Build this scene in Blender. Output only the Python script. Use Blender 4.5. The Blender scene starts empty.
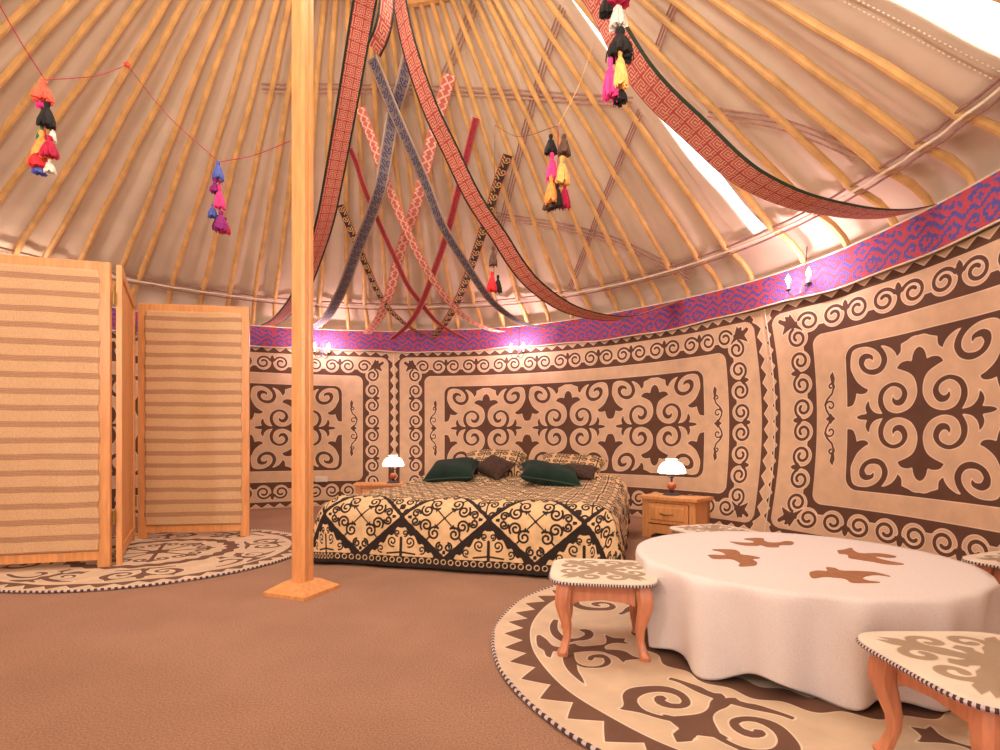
import bpy, bmesh, math, random
import numpy as np
from mathutils import Vector, Matrix

random.seed(7)
rng = np.random.default_rng(5)
S = bpy.context.scene
COL = S.collection
PI = math.pi
D2R = PI / 180

# ------------------------------------------------------------------ camera
FPX, HZ, CH = 537.0, 442.6, 0.85          # focal length in pixels, horizon row, camera height
cam = bpy.data.cameras.new('camera')
cam.sensor_width = 36.0
cam.lens = FPX / 1000 * 36
cam.shift_y = (HZ - 375) / 1000
cam.clip_start = 0.05
camo = bpy.data.objects.new('camera', cam)
camo.location = (0, 0, CH)
camo.rotation_euler = (PI / 2, 0, 0)
COL.objects.link(camo)
S.camera = camo

# ------------------------------------------------------------------ look
S.view_settings.view_transform = 'Standard'
S.view_settings.look = 'None'
S.view_settings.gamma = 1.0
S.view_settings.use_curve_mapping = False
S.view_settings.exposure = 0.0

# ------------------------------------------------------------------ daylight
world = bpy.data.worlds.new('daylight')
S.world = world
world.use_nodes = True
world.node_tree.nodes['Background'].inputs[0].default_value = (1.0, 0.97, 0.95, 1)
world.node_tree.nodes['Background'].inputs[1].default_value = 3.0


def light(name, kind, loc, power, color, size=1.0, rot=(0, 0, 0), size_y=None):
    L = bpy.data.lights.new(name, kind)
    L.energy = power
    L.color = color
    if kind == 'AREA':
        L.size = size
        if size_y:
            L.shape = 'RECTANGLE'
            L.size_y = size_y
        else:
            L.shape = 'DISK'
    else:
        L.shadow_soft_size = size
    o = bpy.data.objects.new(name, L)
    o.location = loc
    o.rotation_euler = rot
    COL.objects.link(o)
    return o


# crown opening overhead, and the door behind the camera
light('crown_light', 'AREA', (-0.82, 3.2, 4.3), 78, (1.0, 0.87, 0.73), 1.9)
light('door_light', 'AREA', (0.75, -0.55, 1.6), 5, (0.94, 0.88, 1.0), 1.0, (80 * D2R, 0, 0), 1.2)
light('roof_fill_light', 'AREA', (-0.5, -0.45, 1.9), 112, (1.0, 0.89, 0.76), 1.6, (138 * D2R, 0, 12 * D2R), 1.0)  # added fill behind the camera, tilted up to brighten the roof

# ------------------------------------------------------------------ place constants
CX, CY, R = -1.258, 3.205, 4.154          # yurt wall circle
KR, KZ = 3.77, 2.64                       # knee of the roof poles
RX, RY, RR, RZ, TW = -0.82, 3.2, 1.1, 4.4, 0.16   # crown ring


def roof_pt(phi, t, out=0.0):
    k = np.array([CX + (KR + out) * math.cos(phi), CY + (KR + out) * math.sin(phi), KZ + out])
    g = np.array([RX + (RR + out * .5) * math.cos(phi + TW), RY + (RR + out * .5) * math.sin(phi + TW), RZ + out])
    return k * (1 - t) + g * t


def ray(x, y):
    return np.array([(x - 500) / FPX, 1.0, (HZ - y) / FPX])


def on_plane(x, y, z):
    d = ray(x, y)
    t = (z - CH) / d[2]
    return np.array([d[0] * t, t, z])


def on_wall(x, y, r=R):
    d = ray(x, y)
    a = d[0] ** 2 + 1
    b = -2 * (d[0] * CX + CY)
    c = CX * CX + CY * CY - r * r
    t = (-b + math.sqrt(b * b - 4 * a * c)) / (2 * a)
    return np.array([d[0] * t, t, CH + d[2] * t])


def on_roof(x, y, out=-0.04):
    def pr(v):
        p = roof_pt(v[0], v[1], out)
        return np.array([500 + FPX * p[0] / p[1], HZ - FPX * (p[2] - CH) / p[1]])
    for ph0 in range(-30, 200, 12):
        for t0 in (0.0, .4, .8):
            v = np.array([ph0 * D2R, t0])
            for k in range(14):
                r = pr(v) - (x, y)
                J = np.array([(pr(v + (1e-4, 0)) - pr(v)) / 1e-4, (pr(v + (0, 1e-4)) - pr(v)) / 1e-4]).T
                if abs(np.linalg.det(J)) < 1e-6:
                    break
                v = v - np.clip(np.linalg.solve(J, r), -.3, .3)
            p = roof_pt(v[0], v[1], out)
            if np.hypot(*(pr(v) - (x, y))) < .5 and p[1] > .2 and -.35 < v[1] < 1.2:
                return p
    raise RuntimeError('no roof hit')


# ------------------------------------------------------------------ materials
MATS = {}


def new_mat(name):
    m = bpy.data.materials.new(name)
    m.use_nodes = True
    nt = m.node_tree
    return m, nt, nt.nodes['Principled BSDF']


def noise(nt, scale, detail=4, coord='Object', stretch=None):
    tc = nt.nodes.new('ShaderNodeTexCoord')
    n = nt.nodes.new('ShaderNodeTexNoise')
    n.inputs['Scale'].default_value = scale
    n.inputs['Detail'].default_value = detail
    if stretch:
        mp = nt.nodes.new('ShaderNodeMapping')
        mp.inputs['Scale'].default_value = stretch
        nt.links.new(tc.outputs[coord], mp.inputs[0])
        nt.links.new(mp.outputs[0], n.inputs['Vector'])
    else:
        nt.links.new(tc.outputs[coord], n.inputs['Vector'])
    return n


def vary(nt, col_socket, nz, amount):
    """multiply a colour by 1 +- amount with a noise"""
    mr = nt.nodes.new('ShaderNodeMapRange')
    mr.inputs[1].default_value = .3
    mr.inputs[2].default_value = .7
    mr.inputs[3].default_value = 1 - amount
    mr.inputs[4].default_value = 1 + amount
    nt.links.new(nz.outputs[0], mr.inputs[0])
    mul = nt.nodes.new('ShaderNodeVectorMath')
    mul.operation = 'SCALE'
    nt.links.new(col_socket, mul.inputs[0])
    nt.links.new(mr.outputs[0], mul.inputs['Scale'])
    return mul.outputs[0]


def rgb(nt, c):
    n = nt.nodes.new('ShaderNodeRGB')
    n.outputs[0].default_value = (*c, 1)
    return n.outputs[0]


def bump(nt, bs, nz, strength, dist=.01):
    b = nt.nodes.new('ShaderNodeBump')
    b.inputs['Strength'].default_value = strength
    b.inputs['Distance'].default_value = dist
    nt.links.new(nz.outputs[0], b.inputs['Height'])
    nt.links.new(b.outputs[0], bs.inputs['Normal'])


def mat(name, c, rough=.7, amount=.08, scale=20, bumps=.2, stretch=None, metal=0, detail=4):
    if name in MATS:
        return MATS[name]
    m, nt, bs = new_mat(name)
    nz = noise(nt, scale, detail, stretch=stretch)
    nt.links.new(vary(nt, rgb(nt, c), nz, amount), bs.inputs['Base Color'])
    bs.inputs['Roughness'].default_value = rough
    bs.inputs['Metallic'].default_value = metal
    if bumps:
        bump(nt, bs, nz, bumps)
    MATS[name] = m
    return m


def glow(name, c, strength):
    if name in MATS:
        return MATS[name]
    m, nt, bs = new_mat(name)
    bs.inputs['Base Color'].default_value = (*c, 1)
    bs.inputs['Emission Color'].default_value = (*c, 1)
    bs.inputs['Emission Strength'].default_value = strength
    MATS[name] = m
    return m


def felt(name, light_c, dark_c, cord_c=None, cord_w=.006, soft=.0015, amount=.09, scale=9, bumps=.35):
    """two-coloured felt: the pattern is the sign of the mesh attribute 'sd' (distance to the applique edge)"""
    if name in MATS:
        return MATS[name]
    m, nt, bs = new_mat(name)
    at = nt.nodes.new('ShaderNodeAttribute')
    at.attribute_name = 'sd'
    mr = nt.nodes.new('ShaderNodeMapRange')
    mr.inputs[1].default_value = -soft
    mr.inputs[2].default_value = soft
    nt.links.new(at.outputs['Fac'], mr.inputs[0])
    mx = nt.nodes.new('ShaderNodeMix')
    mx.data_type = 'RGBA'
    nt.links.new(mr.outputs[0], mx.inputs[0])
    mx.inputs[6].default_value = (*dark_c, 1)
    mx.inputs[7].default_value = (*light_c, 1)
    out = mx.outputs[2]
    if cord_c:
        ab = nt.nodes.new('ShaderNodeMath')        # the cord lies just outside the dark shape
        ab.operation = 'ABSOLUTE'
        sh = nt.nodes.new('ShaderNodeMath')
        sh.operation = 'SUBTRACT'
        nt.links.new(at.outputs['Fac'], sh.inputs[0])
        sh.inputs[1].default_value = cord_w * .6
        nt.links.new(sh.outputs[0], ab.inputs[0])
        m2 = nt.nodes.new('ShaderNodeMapRange')
        m2.inputs[1].default_value = cord_w * .6
        m2.inputs[2].default_value = cord_w * .4
        nt.links.new(ab.outputs[0], m2.inputs[0])
        mx2 = nt.nodes.new('ShaderNodeMix')
        mx2.data_type = 'RGBA'
        nt.links.new(m2.outputs[0], mx2.inputs[0])
        nt.links.new(out, mx2.inputs[6])
        mx2.inputs[7].default_value = (*cord_c, 1)
        out = mx2.outputs[2]
    nz = noise(nt, scale, 6)
    nt.links.new(vary(nt, out, nz, amount), bs.inputs['Base Color'])
    bs.inputs['Roughness'].default_value = .9
    nz2 = noise(nt, 160, 3)
    bump(nt, bs, nz2, bumps, .004)
    MATS[name] = m
    return m


def woven(name='woven'):
    """cloth woven in colours stored per face"""
    if name in MATS:
        return MATS[name]
    m, nt, bs = new_mat(name)
    at = nt.nodes.new('ShaderNodeAttribute')
    at.attribute_name = 'weave'
    nz = noise(nt, 60, 3)
    nt.links.new(vary(nt, at.outputs['Color'], nz, .12), bs.inputs['Base Color'])
    bs.inputs['Roughness'].default_value = .85
    MATS[name] = m
    return m


# ------------------------------------------------------------------ object helpers
def obj(name, me, parent=None):
    o = bpy.data.objects.new(name, me)
    COL.objects.link(o)
    if parent:
        o.parent = parent
    return o


def tag(o, label=None, cat=None, group=None, kind=None):
    if label:
        o['label'] = label
    if cat:
        o['category'] = cat
    if group:
        o['group'] = group
    if kind:
        o['kind'] = kind
    return o


def thing(name, label, cat, loc=(0, 0, 0), rz=0, group=None):
    o = bpy.data.objects.new(name, None)
    o.empty_display_size = .1
    COL.objects.link(o)
    o.location = loc
    o.rotation_euler = (0, 0, rz)
    return tag(o, label, cat, group)


def copy_tree(o, parent=None):
    c = o.copy()
    COL.objects.link(c)
    c.parent = parent
    for ch in [x for x in bpy.data.objects if x.parent == o]:
        copy_tree(ch, c)
    return c


class MB:
    """collects vertices and faces for one mesh"""
    def __init__(s):
        s.v, s.f, s.mi = [], [], []

    def add(s, vs, fs, mi=0):
        n = len(s.v)
        s.v += [tuple(map(float, p)) for p in vs]
        s.f += [tuple(i + n for i in f) for f in fs]
        s.mi += [mi] * len(fs)
        return s

    def box(s, a, b, mi=0, M=None, ch=0.0):
        (x0, y0, z0), (x1, y1, z1) = a, b
        if ch <= 0:
            vs = [(x0, y0, z0), (x1, y0, z0), (x1, y1, z0), (x0, y1, z0), (x0, y0, z1), (x1, y0, z1), (x1, y1, z1), (x0, y1, z1)]
            fs = [(0, 3, 2, 1), (4, 5, 6, 7), (0, 1, 5, 4), (1, 2, 6, 5), (2, 3, 7, 6), (3, 0, 4, 7)]
        else:
            vs, fs = [], []
            bm = bmesh.new()
            bmesh.ops.create_cube(bm, size=1)
            for v in bm.verts:
                v.co = Vector((x0 if v.co.x < 0 else x1, y0 if v.co.y < 0 else y1, z0 if v.co.z < 0 else z1))
            bmesh.ops.bevel(bm, geom=bm.edges[:], offset=ch, segments=2, affect='EDGES', profile=.7)
            bm.verts.index_update()
            vs = [tuple(v.co) for v in bm.verts]
            fs = [tuple(v.index for v in f.verts) for f in bm.faces]
            bm.free()
        if M is not None:
            vs = [tuple(M @ Vector(p)) for p in vs]
        return s.add(vs, fs, mi)

    def tube(s, pts, rad, n=8, mi=0, closed=False, caps=True, flat=None):
        P = [Vector(p) for p in pts]
        m = len(P)
        rr = rad if hasattr(rad, '__len__') else [rad] * m
        vs, fs = [], []
        prev = None
        for i, p in enumerate(P):
            if closed:
                t = (P[(i + 1) % m] - P[i - 1]).normalized()
            else:
                t = (P[min(i + 1, m - 1)] - P[max(i - 1, 0)]).normalized()
            if prev is None:
                u = t.cross(Vector((0, 0, 1)))
                if u.length < .05:
                    u = t.cross(Vector((1, 0, 0)))
                u.normalize()
            else:
                u = (prev - t * prev.dot(t)).normalized()
            prev = u
            w = t.cross(u)
            for k in range(n):
                a = 2 * PI * k / n
                fl = flat if flat else 1
                vs.append(p + u * math.cos(a) * rr[i] + w * math.sin(a) * rr[i] * fl)
        for i in range(m if closed else m - 1):
            j = (i + 1) % m
            for k in range(n):
                l = (k + 1) % n
                fs.append((i * n + k, i * n + l, j * n + l, j * n + k))
        if caps and not closed:
            fs.append(tuple(range(n - 1, -1, -1)))
            fs.append(tuple(range((m - 1) * n, m * n)))
        return s.add(vs, fs, mi)

    def lathe(s, prof, n=24, mi=0, c=(0, 0, 0), fr=None):
        vs, fs = [], []
        for (r, z) in prof:
            for k in range(n):
                a = 2 * PI * k / n
                q = r * (fr(a, z) if fr else 1)
                vs.append((c[0] + q * math.cos(a), c[1] + q * math.sin(a), c[2] + z))
        for i in range(len(prof) - 1):
            for k in range(n):
                l = (k + 1) % n
                fs.append((i * n + k, i * n + l, (i + 1) * n + l, (i + 1) * n + k))
        fs.append(tuple(range(n - 1, -1, -1)))
        fs.append(tuple((len(prof) - 1) * n + k for k in range(n)))
        return s.add(vs, fs, mi)

    def prism(s, poly, z0, z1, mi=0, M=None):
        n = len(poly)
        vs = [(x, y, z0) for x, y in poly] + [(x, y, z1) for x, y in poly]
        fs = [tuple(range(n - 1, -1, -1)), tuple(range(n, 2 * n))] + [(i, (i + 1) % n, n + (i + 1) % n, n + i) for i in range(n)]
        if M is not None:
            vs = [tuple(M @ Vector(p)) for p in vs]
        return s.add(vs, fs, mi)

    def build(s, name, mats, parent=None, smooth=True, auto=35):
        me = bpy.data.meshes.new(name)
        me.from_pydata(s.v, [], s.f)
        if not isinstance(mats, (list, tuple)):
            mats = [mats]
        for m in mats:
            me.materials.append(m)
        if len(mats) > 1:
            me.polygons.foreach_set('material_index', s.mi)
        if smooth:
            me.polygons.foreach_set('use_smooth', [True] * len(s.f))
            try:
                me.set_sharp_from_angle(angle=auto * D2R)
            except Exception:
                pass
        me.update()
        return obj(name, me, parent)


def grid_mesh(name, P, mat_, parent=None, attr=None, face_col=None, closed_u=False, thick=0, skip=None, smooth=True, flip=False):
    """P: (n, m, 3) array of points; attr: (n, m) float 'sd'; face_col: (n-1, m-1, 3)"""
    n, m = P.shape[:2]
    idx = np.arange(n * m).reshape(n, m)
    if closed_u:
        nx = np.roll(idx, -1, axis=0)
        a, b = idx, nx
    else:
        a, b = idx[:-1], idx[1:]
    F = np.stack([a[:, :-1], b[:, :-1], b[:, 1:], a[:, 1:]], axis=-1).reshape(-1, 4)
    if flip:
        F = F[:, ::-1]
    if skip is not None:
        F = F[~skip.reshape(-1)]
        if face_col is not None:
            face_col = face_col.reshape(-1, 3)[~skip.reshape(-1)]
    me = bpy.data.meshes.new(name)
    me.vertices.add(n * m)
    me.vertices.foreach_set('co', P.reshape(-1).astype(np.float32))
    nf = len(F)
    me.loops.add(nf * 4)
    me.loops.foreach_set('vertex_index', F.reshape(-1).astype(np.int32))
    me.polygons.add(nf)
    me.polygons.foreach_set('loop_start', np.arange(0, nf * 4, 4, dtype=np.int32))
    me.polygons.foreach_set('loop_total', np.full(nf, 4, dtype=np.int32))
    if smooth:
        me.polygons.foreach_set('use_smooth', np.ones(nf, dtype=bool))
    me.update(calc_edges=True)
    if attr is not None:
        at = me.attributes.new('sd', 'FLOAT', 'POINT')
        at.data.foreach_set('value', attr.reshape(-1).astype(np.float32))
    if face_col is not None:
        at = me.attributes.new('weave', 'FLOAT_COLOR', 'FACE')
        fc = np.ones((nf, 4), dtype=np.float32)
        fc[:, :3] = face_col.reshape(-1, 3)
        at.data.foreach_set('color', fc.reshape(-1))
    me.materials.append(mat_)
    me.validate()
    o = obj(name, me, parent)
    if thick:
        md = o.modifiers.new('thickness', 'SOLIDIFY')
        md.thickness = thick
        md.offset = 0
    return o


# ------------------------------------------------------------------ distance functions for the ornaments
def seg_d(X, Y, pts, closed=False):
    P = np.array(pts, dtype=float)
    A = P if closed else P[:-1]
    B = np.roll(P, -1, axis=0) if closed else P[1:]
    best = np.full(X.shape, 1e9)
    for (ax, ay), (bx, by) in zip(A, B):
        dx, dy = bx - ax, by - ay
        L = dx * dx + dy * dy + 1e-12
        t = np.clip(((X - ax) * dx + (Y - ay) * dy) / L, 0, 1)
        best = np.minimum(best, (X - ax - t * dx) ** 2 + (Y - ay - t * dy) ** 2)
    return np.sqrt(best)


def poly_sd(X, Y, pts):
    P = np.array(pts, dtype=float)
    d = seg_d(X, Y, pts, True)
    ins = np.zeros(X.shape, bool)
    for (ax, ay), (bx, by) in zip(P, np.roll(P, -1, axis=0)):
        c = (ay > Y) != (by > Y)
        with np.errstate(divide='ignore', invalid='ignore'):
            xi = ax + (Y - ay) * (bx - ax) / (by - ay if by != ay else 1e-12)
        ins ^= c & (X < xi)
    return np.where(ins, -d, d)


def spiral(cx, cy, r0, r1, a0, sweep, n=26, sx=1.0, sy=1.0):
    o = []
    for i in range(n):
        t = i / (n - 1)
        a = (a0 + sweep * t) * D2R
        r = r0 + (r1 - r0) * t
        o.append((cx + r * math.cos(a) * sx, cy + r * math.sin(a) * sy))
    return o


def smooth_line(pts, n=60):
    """Catmull-Rom through pts, n samples evenly spread"""
    P = np.array(pts, dtype=float)
    P = np.vstack([2 * P[0] - P[1], P, 2 * P[-1] - P[-2]])
    o = []
    m = len(P) - 3
    for i in range(m):
        for k in range(12):
            t = k / 12
            p0, p1, p2, p3 = P[i:i + 4]
            o.append(.5 * ((2 * p1) + (-p0 + p2) * t + (2 * p0 - 5 * p1 + 4 * p2 - p3) * t * t + (-p0 + 3 * p1 - 3 * p2 + p3) * t ** 3))
    o.append(P[-2])
    o = np.array(o)
    L = np.r_[0, np.cumsum(np.linalg.norm(np.diff(o, axis=0), axis=1))]
    s = np.linspace(0, L[-1], n)
    return np.stack([np.interp(s, L, o[:, k]) for k in range(o.shape[1])], axis=1)


def round_rect(X, Y, hx, hy, r):
    qx, qy = np.abs(X) - hx + r, np.abs(Y) - hy + r
    return np.hypot(np.maximum(qx, 0), np.maximum(qy, 0)) + np.minimum(np.maximum(qx, qy), 0) - r


def refine(pts, sharp=62, step=.012):
    """round a traced outline, keeping its sharp corners"""
    P = [np.array(p, float) for p in pts]
    n = len(P)
    cor = []
    for i in range(n):
        a, b = P[i] - P[i - 1], P[(i + 1) % n] - P[i]
        t = abs(math.degrees(math.atan2(a[0] * b[1] - a[1] * b[0], a @ b)))
        if t > sharp:
            cor.append(i)
    if not cor:
        return pts
    out = []
    for k, i in enumerate(cor):
        j = cor[(k + 1) % len(cor)]
        idx = [i]
        while idx[-1] != j or len(idx) == 1:
            idx.append((idx[-1] + 1) % n)
        ch = [P[q] for q in idx]
        if len(ch) < 3:
            out.append(tuple(ch[0]))
            continue
        L = sum(np.linalg.norm(a - b) for a, b in zip(ch, ch[1:]))
        out += [tuple(p) for p in smooth_line(ch, max(3, int(L / step)))[:-1]]
    return out


# traced halves of the wall carpet's motif (metres from the motif's centre)
BODY=[(-0.514,0.011), (-0.481,-0.016), (-0.412,-0.023), (-0.426,-0.062), (-0.417,-0.096), (-0.394,-0.123), (-0.394,-0.096), (-0.38,-0.058), (-0.344,-0.024), (-0.282,-0.007), (-0.303,-0.04), (-0.321,-0.087), (-0.318,-0.145), (-0.293,-0.193), (-0.252,-0.22), (-0.202,-0.231), (-0.153,-0.218), (-0.114,-0.186), (-0.094,-0.14), (-0.105,-0.095), (-0.133,-0.063), (-0.168,-0.058), (-0.197,-0.071), (-0.212,-0.099), (-0.205,-0.14), (-0.197,-0.113), (-0.172,-0.099), (-0.148,-0.113), (-0.135,-0.14), (-0.143,-0.172), (-0.172,-0.194), (-0.212,-0.203), (-0.252,-0.183), (-0.278,-0.145), (-0.28,-0.098), (-0.262,-0.051), (-0.227,-0.019), (-0.172,-0.004), (-0.114,-0.014), (-0.066,-0.042), (-0.032,-0.092), (-0.02,-0.145), (-0.028,-0.207), (-0.052,-0.257), (-0.094,-0.29), (-0.172,-0.327), (-0.143,-0.36), (-0.094,-0.369), (-0.056,-0.359), (-0.047,-0.403), (-0.028,-0.437), (0.0,-0.452), (0.0,0.002), (-0.406,0.019), (-0.439,0.043), (-0.514,0.024)]
FRAME=[(-0.567,-0.084), (-0.535,-0.1), (-0.512,-0.141), (-0.501,-0.186), (-0.46,-0.175), (-0.417,-0.18), (-0.398,-0.203), (-0.439,-0.225), (-0.492,-0.271), (-0.525,-0.328), (-0.546,-0.391), (-0.549,-0.442), (-0.53,-0.491), (-0.487,-0.522), (-0.417,-0.525), (-0.365,-0.51), (-0.323,-0.482), (-0.293,-0.441), (-0.288,-0.393), (-0.313,-0.356), (-0.36,-0.347), (-0.402,-0.359), (-0.428,-0.398), (-0.412,-0.431), (-0.375,-0.431), (-0.353,-0.407), (-0.353,-0.446), (-0.386,-0.468), (-0.428,-0.472), (-0.466,-0.446), (-0.47,-0.396), (-0.439,-0.344), (-0.38,-0.311), (-0.323,-0.308), (-0.272,-0.335), (-0.243,-0.39), (-0.247,-0.438), (-0.268,-0.482), (-0.294,-0.513), (-0.262,-0.509), (-0.212,-0.481), (-0.178,-0.441), (-0.168,-0.412), (-0.138,-0.443), (-0.135,-0.496), (-0.085,-0.514), (-0.028,-0.535), (0.0,-0.531), (0.0,-0.565), (-0.056,-0.56), (-0.182,-0.557), (-0.334,-0.555), (-0.492,-0.558), (-0.535,-0.552), (-0.579,-0.516), (-0.592,-0.465), (-0.579,-0.382), (-0.57,-0.3), (-0.57,-0.228), (-0.574,-0.084)]
AOUT=[(0.849,-4.8), (0.837,-5.2), (0.817,-2.6), (0.801,1.5), (0.768,2.3), (0.743,0.6), (0.726,0.3), (0.712,2.3), (0.655,1.8), (0.63,1.1), (0.616,-2.0), (0.615,-6.9), (0.59,-4.0), (0.549,-3.6), (0.561,-0.3), (0.547,1.6), (0.595,0.3), (0.635,2.8), (0.639,5.3), (0.597,6.5), (0.58,9.0), (0.581,11.2), (0.561,14.6), (0.611,14.0), (0.632,15.4), (0.63,11.5), (0.645,8.9), (0.663,6.6), (0.711,6.0), (0.754,6.4), (0.778,5.7), (0.81,4.7), (0.833,8.6), (0.842,7.0), (0.838,4.0), (0.853,1.3)]
ASP1=[(0.802,-17.5), (0.783,-17.2), (0.778,-11.6), (0.771,-7.9), (0.756,-4.6), (0.738,-3.2), (0.714,-3.3), (0.693,-4.8), (0.681,-7.1), (0.704,-9.8), (0.69,-10.5), (0.665,-10.3), (0.652,-7.3), (0.662,-3.8), (0.688,-2.0), (0.717,-1.6), (0.743,-0.5), (0.769,-1.3), (0.792,-4.4), (0.803,-8.9), (0.805,-13.4)]
ASP2=[(0.782,6.1), (0.749,6.5), (0.762,10.4), (0.764,12.8), (0.745,14.7), (0.711,15.1), (0.684,13.7), (0.674,11.2), (0.689,10.3), (0.704,10.6), (0.716,12.1), (0.726,11.4), (0.718,9.8), (0.694,8.5), (0.663,8.9), (0.656,12.1), (0.672,14.8), (0.705,16.2), (0.738,15.7), (0.764,14.8), (0.772,13.1), (0.786,16.0), (0.796,19.3), (0.812,22.4), (0.812,20.2), (0.813,16.1), (0.808,12.7), (0.796,9.1)]
BSP=[(0.826,-11.9), (0.802,-12.2), (0.761,-15.4), (0.72,-16.8), (0.671,-15.8), (0.627,-13.1), (0.619,-9.0), (0.639,-5.7), (0.671,-4.3), (0.704,-5.2), (0.725,-7.4), (0.724,-9.5), (0.706,-10.9), (0.688,-11.2), (0.677,-10.4), (0.683,-9.0), (0.697,-9.0), (0.695,-7.3), (0.679,-6.1), (0.658,-6.8), (0.647,-9.3), (0.668,-12.1), (0.706,-13.2), (0.745,-12.6), (0.768,-10.8), (0.777,-8.5), (0.764,-5.5), (0.731,-3.5), (0.686,-1.3), (0.647,-1.0), (0.611,-2.0), (0.587,-2.1), (0.586,-7.0), (0.579,-12.6), (0.587,-15.6), (0.571,-16.3), (0.562,-13.8), (0.558,-11.4), (0.554,-9.7), (0.552,-6.8), (0.559,-4.1), (0.545,-1.9), (0.559,-0.2), (0.589,0.7), (0.648,1.5), (0.697,3.3), (0.733,5.5), (0.762,8.0), (0.782,10.8), (0.779,12.9), (0.794,11.4), (0.796,8.9), (0.771,5.3), (0.735,2.6), (0.778,4.1), (0.804,6.1), (0.795,4.1), (0.782,2.6), (0.816,2.4), (0.796,1.0), (0.805,-1.9), (0.77,-0.2), (0.74,0.2), (0.723,-0.1), (0.764,-2.9), (0.783,-5.6), (0.797,-8.8), (0.818,-11.0)]
T1=[(-0.127,0.316), (-0.083,0.296), (-0.053,0.287), (-0.022,0.296), (-0.006,0.346), (-0.026,0.389), (0.034,0.415), (0.076,0.402), (0.052,0.346), (0.054,0.296), (0.1,0.296), (0.148,0.329), (0.173,0.316), (0.158,0.275), (0.122,0.236), (0.084,0.236), (0.056,0.216), (0.04,0.186), (-0.008,0.186), (-0.017,0.236), (-0.044,0.216), (-0.093,0.224), (-0.116,0.255)]
T2=[(-0.354,0.006), (-0.324,0.015), (-0.28,0.006), (-0.267,0.072), (-0.288,0.124), (-0.228,0.131), (-0.191,0.117), (-0.19,0.072), (-0.205,0.022), (-0.181,-0.001), (-0.159,-0.032), (-0.161,-0.051), (-0.201,-0.072), (-0.21,-0.13), (-0.238,-0.177), (-0.276,-0.194), (-0.311,-0.194), (-0.284,-0.144), (-0.28,-0.087), (-0.296,-0.063), (-0.355,-0.063)]
T3=[(0.257,0.104), (0.294,0.12), (0.356,0.16), (0.327,0.096), (0.323,0.043), (0.4,0.043), (0.428,-0.016), (0.385,-0.044), (0.344,-0.016), (0.327,-0.051), (0.331,-0.098), (0.353,-0.162), (0.285,-0.162), (0.259,-0.117), (0.228,-0.078), (0.213,-0.044), (0.247,0.02), (0.227,0.043)]
T4=[(-0.096,-0.295), (-0.051,-0.269), (-0.018,-0.276), (0.013,-0.217), (0.039,-0.229), (0.038,-0.269), (0.093,-0.276), (0.145,-0.295), (0.16,-0.358), (0.129,-0.333), (0.085,-0.344), (0.043,-0.379), (0.038,-0.413), (0.065,-0.436), (-0.008,-0.443), (-0.034,-0.436), (-0.023,-0.386), (-0.048,-0.369), (-0.077,-0.358), (-0.129,-0.379), (-0.122,-0.344)]

# ------------------------------------------------------------------ shared materials
M_RAFT = mat('pole_wood', (.70, .42, .15), .5, .20, 9, .2, stretch=(1, 1, .5))
M_PINE = mat('pine', (.72, .33, .12), .4, .14, 7, .08, stretch=(6, 6, .7))
M_STOOLW = mat('stool_wood', (.62, .24, .12), .38, .16, 10, .08, stretch=(5, 5, .8))
M_CANVAS = mat('roof_canvas', (.70, .57, .43), .9, .07, 3, .25, detail=8)
M_CORD = mat('cream_cord', (.78, .66, .5), .9)
M_ROPE = mat('brown_rope', (.30, .15, .12), .9, .2, 30)
M_IRON = mat('dark_iron', (.05, .04, .045), .5, metal=.6)
M_DARK = mat('dark_stitch', (.06, .035, .04), .9)
M_BRASS = mat('aged_brass', (.35, .22, .07), .4, metal=.8)
CREAM = (.66, .455, .29)
BROWN = (.115, .050, .028)

# ------------------------------------------------------------------ floor, wall, roof
m, nt, bs = new_mat('carpet_floor')
n1 = noise(nt, 150, 4)
n2 = noise(nt, 2.2, 5)
c = vary(nt, rgb(nt, (.335, .185, .115)), n1, .30)
c = vary(nt, c, n2, .10)
nt.links.new(c, bs.inputs['Base Color'])
bs.inputs['Roughness'].default_value = .95
bump(nt, bs, n1, .5, .006)
fl = MB()
N = 96
vs = [(CX + 4.35 * math.cos(2 * PI * k / N), CY + 4.35 * math.sin(2 * PI * k / N), 0) for k in range(N)]
fl.add(vs, [tuple(range(N))])
floor = fl.build('floor', m, smooth=False)
tag(floor, kind='structure')

# lattice wall behind the felts, a plain felt shell
phis = np.linspace(-PI, PI, 181)
zz = np.linspace(0, 2.45, 8)
P = np.array([[(CX + 4.26 * math.cos(a), CY + 4.26 * math.sin(a), z) for z in zz] for a in phis[:-1]])
door = np.zeros((180, 7), bool)
for i in range(180):
    a = phis[i] / D2R
    if -76 < a < -62:
        door[i, :6] = True          # doorway behind the camera
tag(grid_mesh('wall_back', P, M_CANVAS, closed_u=True, thick=.04, skip=door), kind='structure')

# roof canvas, with the open seam and the open flap that let the daylight in
na, nr = 1440, 40
A_ = np.linspace(-PI, PI, na + 1)[:-1]
prof = [(4.26 - KR, 2.3), (4.25 - KR, 2.45), (4.16 - KR, 2.58), (4.02 - KR, 2.68)]
P = np.zeros((na, nr + 4, 3))
T_ = np.linspace(0, 1, nr)
for i, a in enumerate(A_):
    for j, (dr, z) in enumerate(prof):
        P[i, j] = (CX + (KR + dr) * math.cos(a), CY + (KR + dr) * math.sin(a), z)
    for j, t in enumerate(T_):
        sag = .012 * math.sin(a * 41) * math.sin(PI * min(1, t * 1.3)) + .006 * math.sin(a * 97 + 5 * t)
        P[i, j + 4] = roof_pt(a, t, .05 + sag)
deg = A_ / D2R
skip = np.zeros((na, nr + 3), bool)
GAPS = ((lambda t: 21.6 + 1.0 * t, lambda t: 23.6 + .9 * math.sin(PI * min(t * 1.2, 1)) - .5 * t, 0.0, .95),
        (lambda t: -13.4, lambda t: -9.0, .0, .8))
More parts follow.
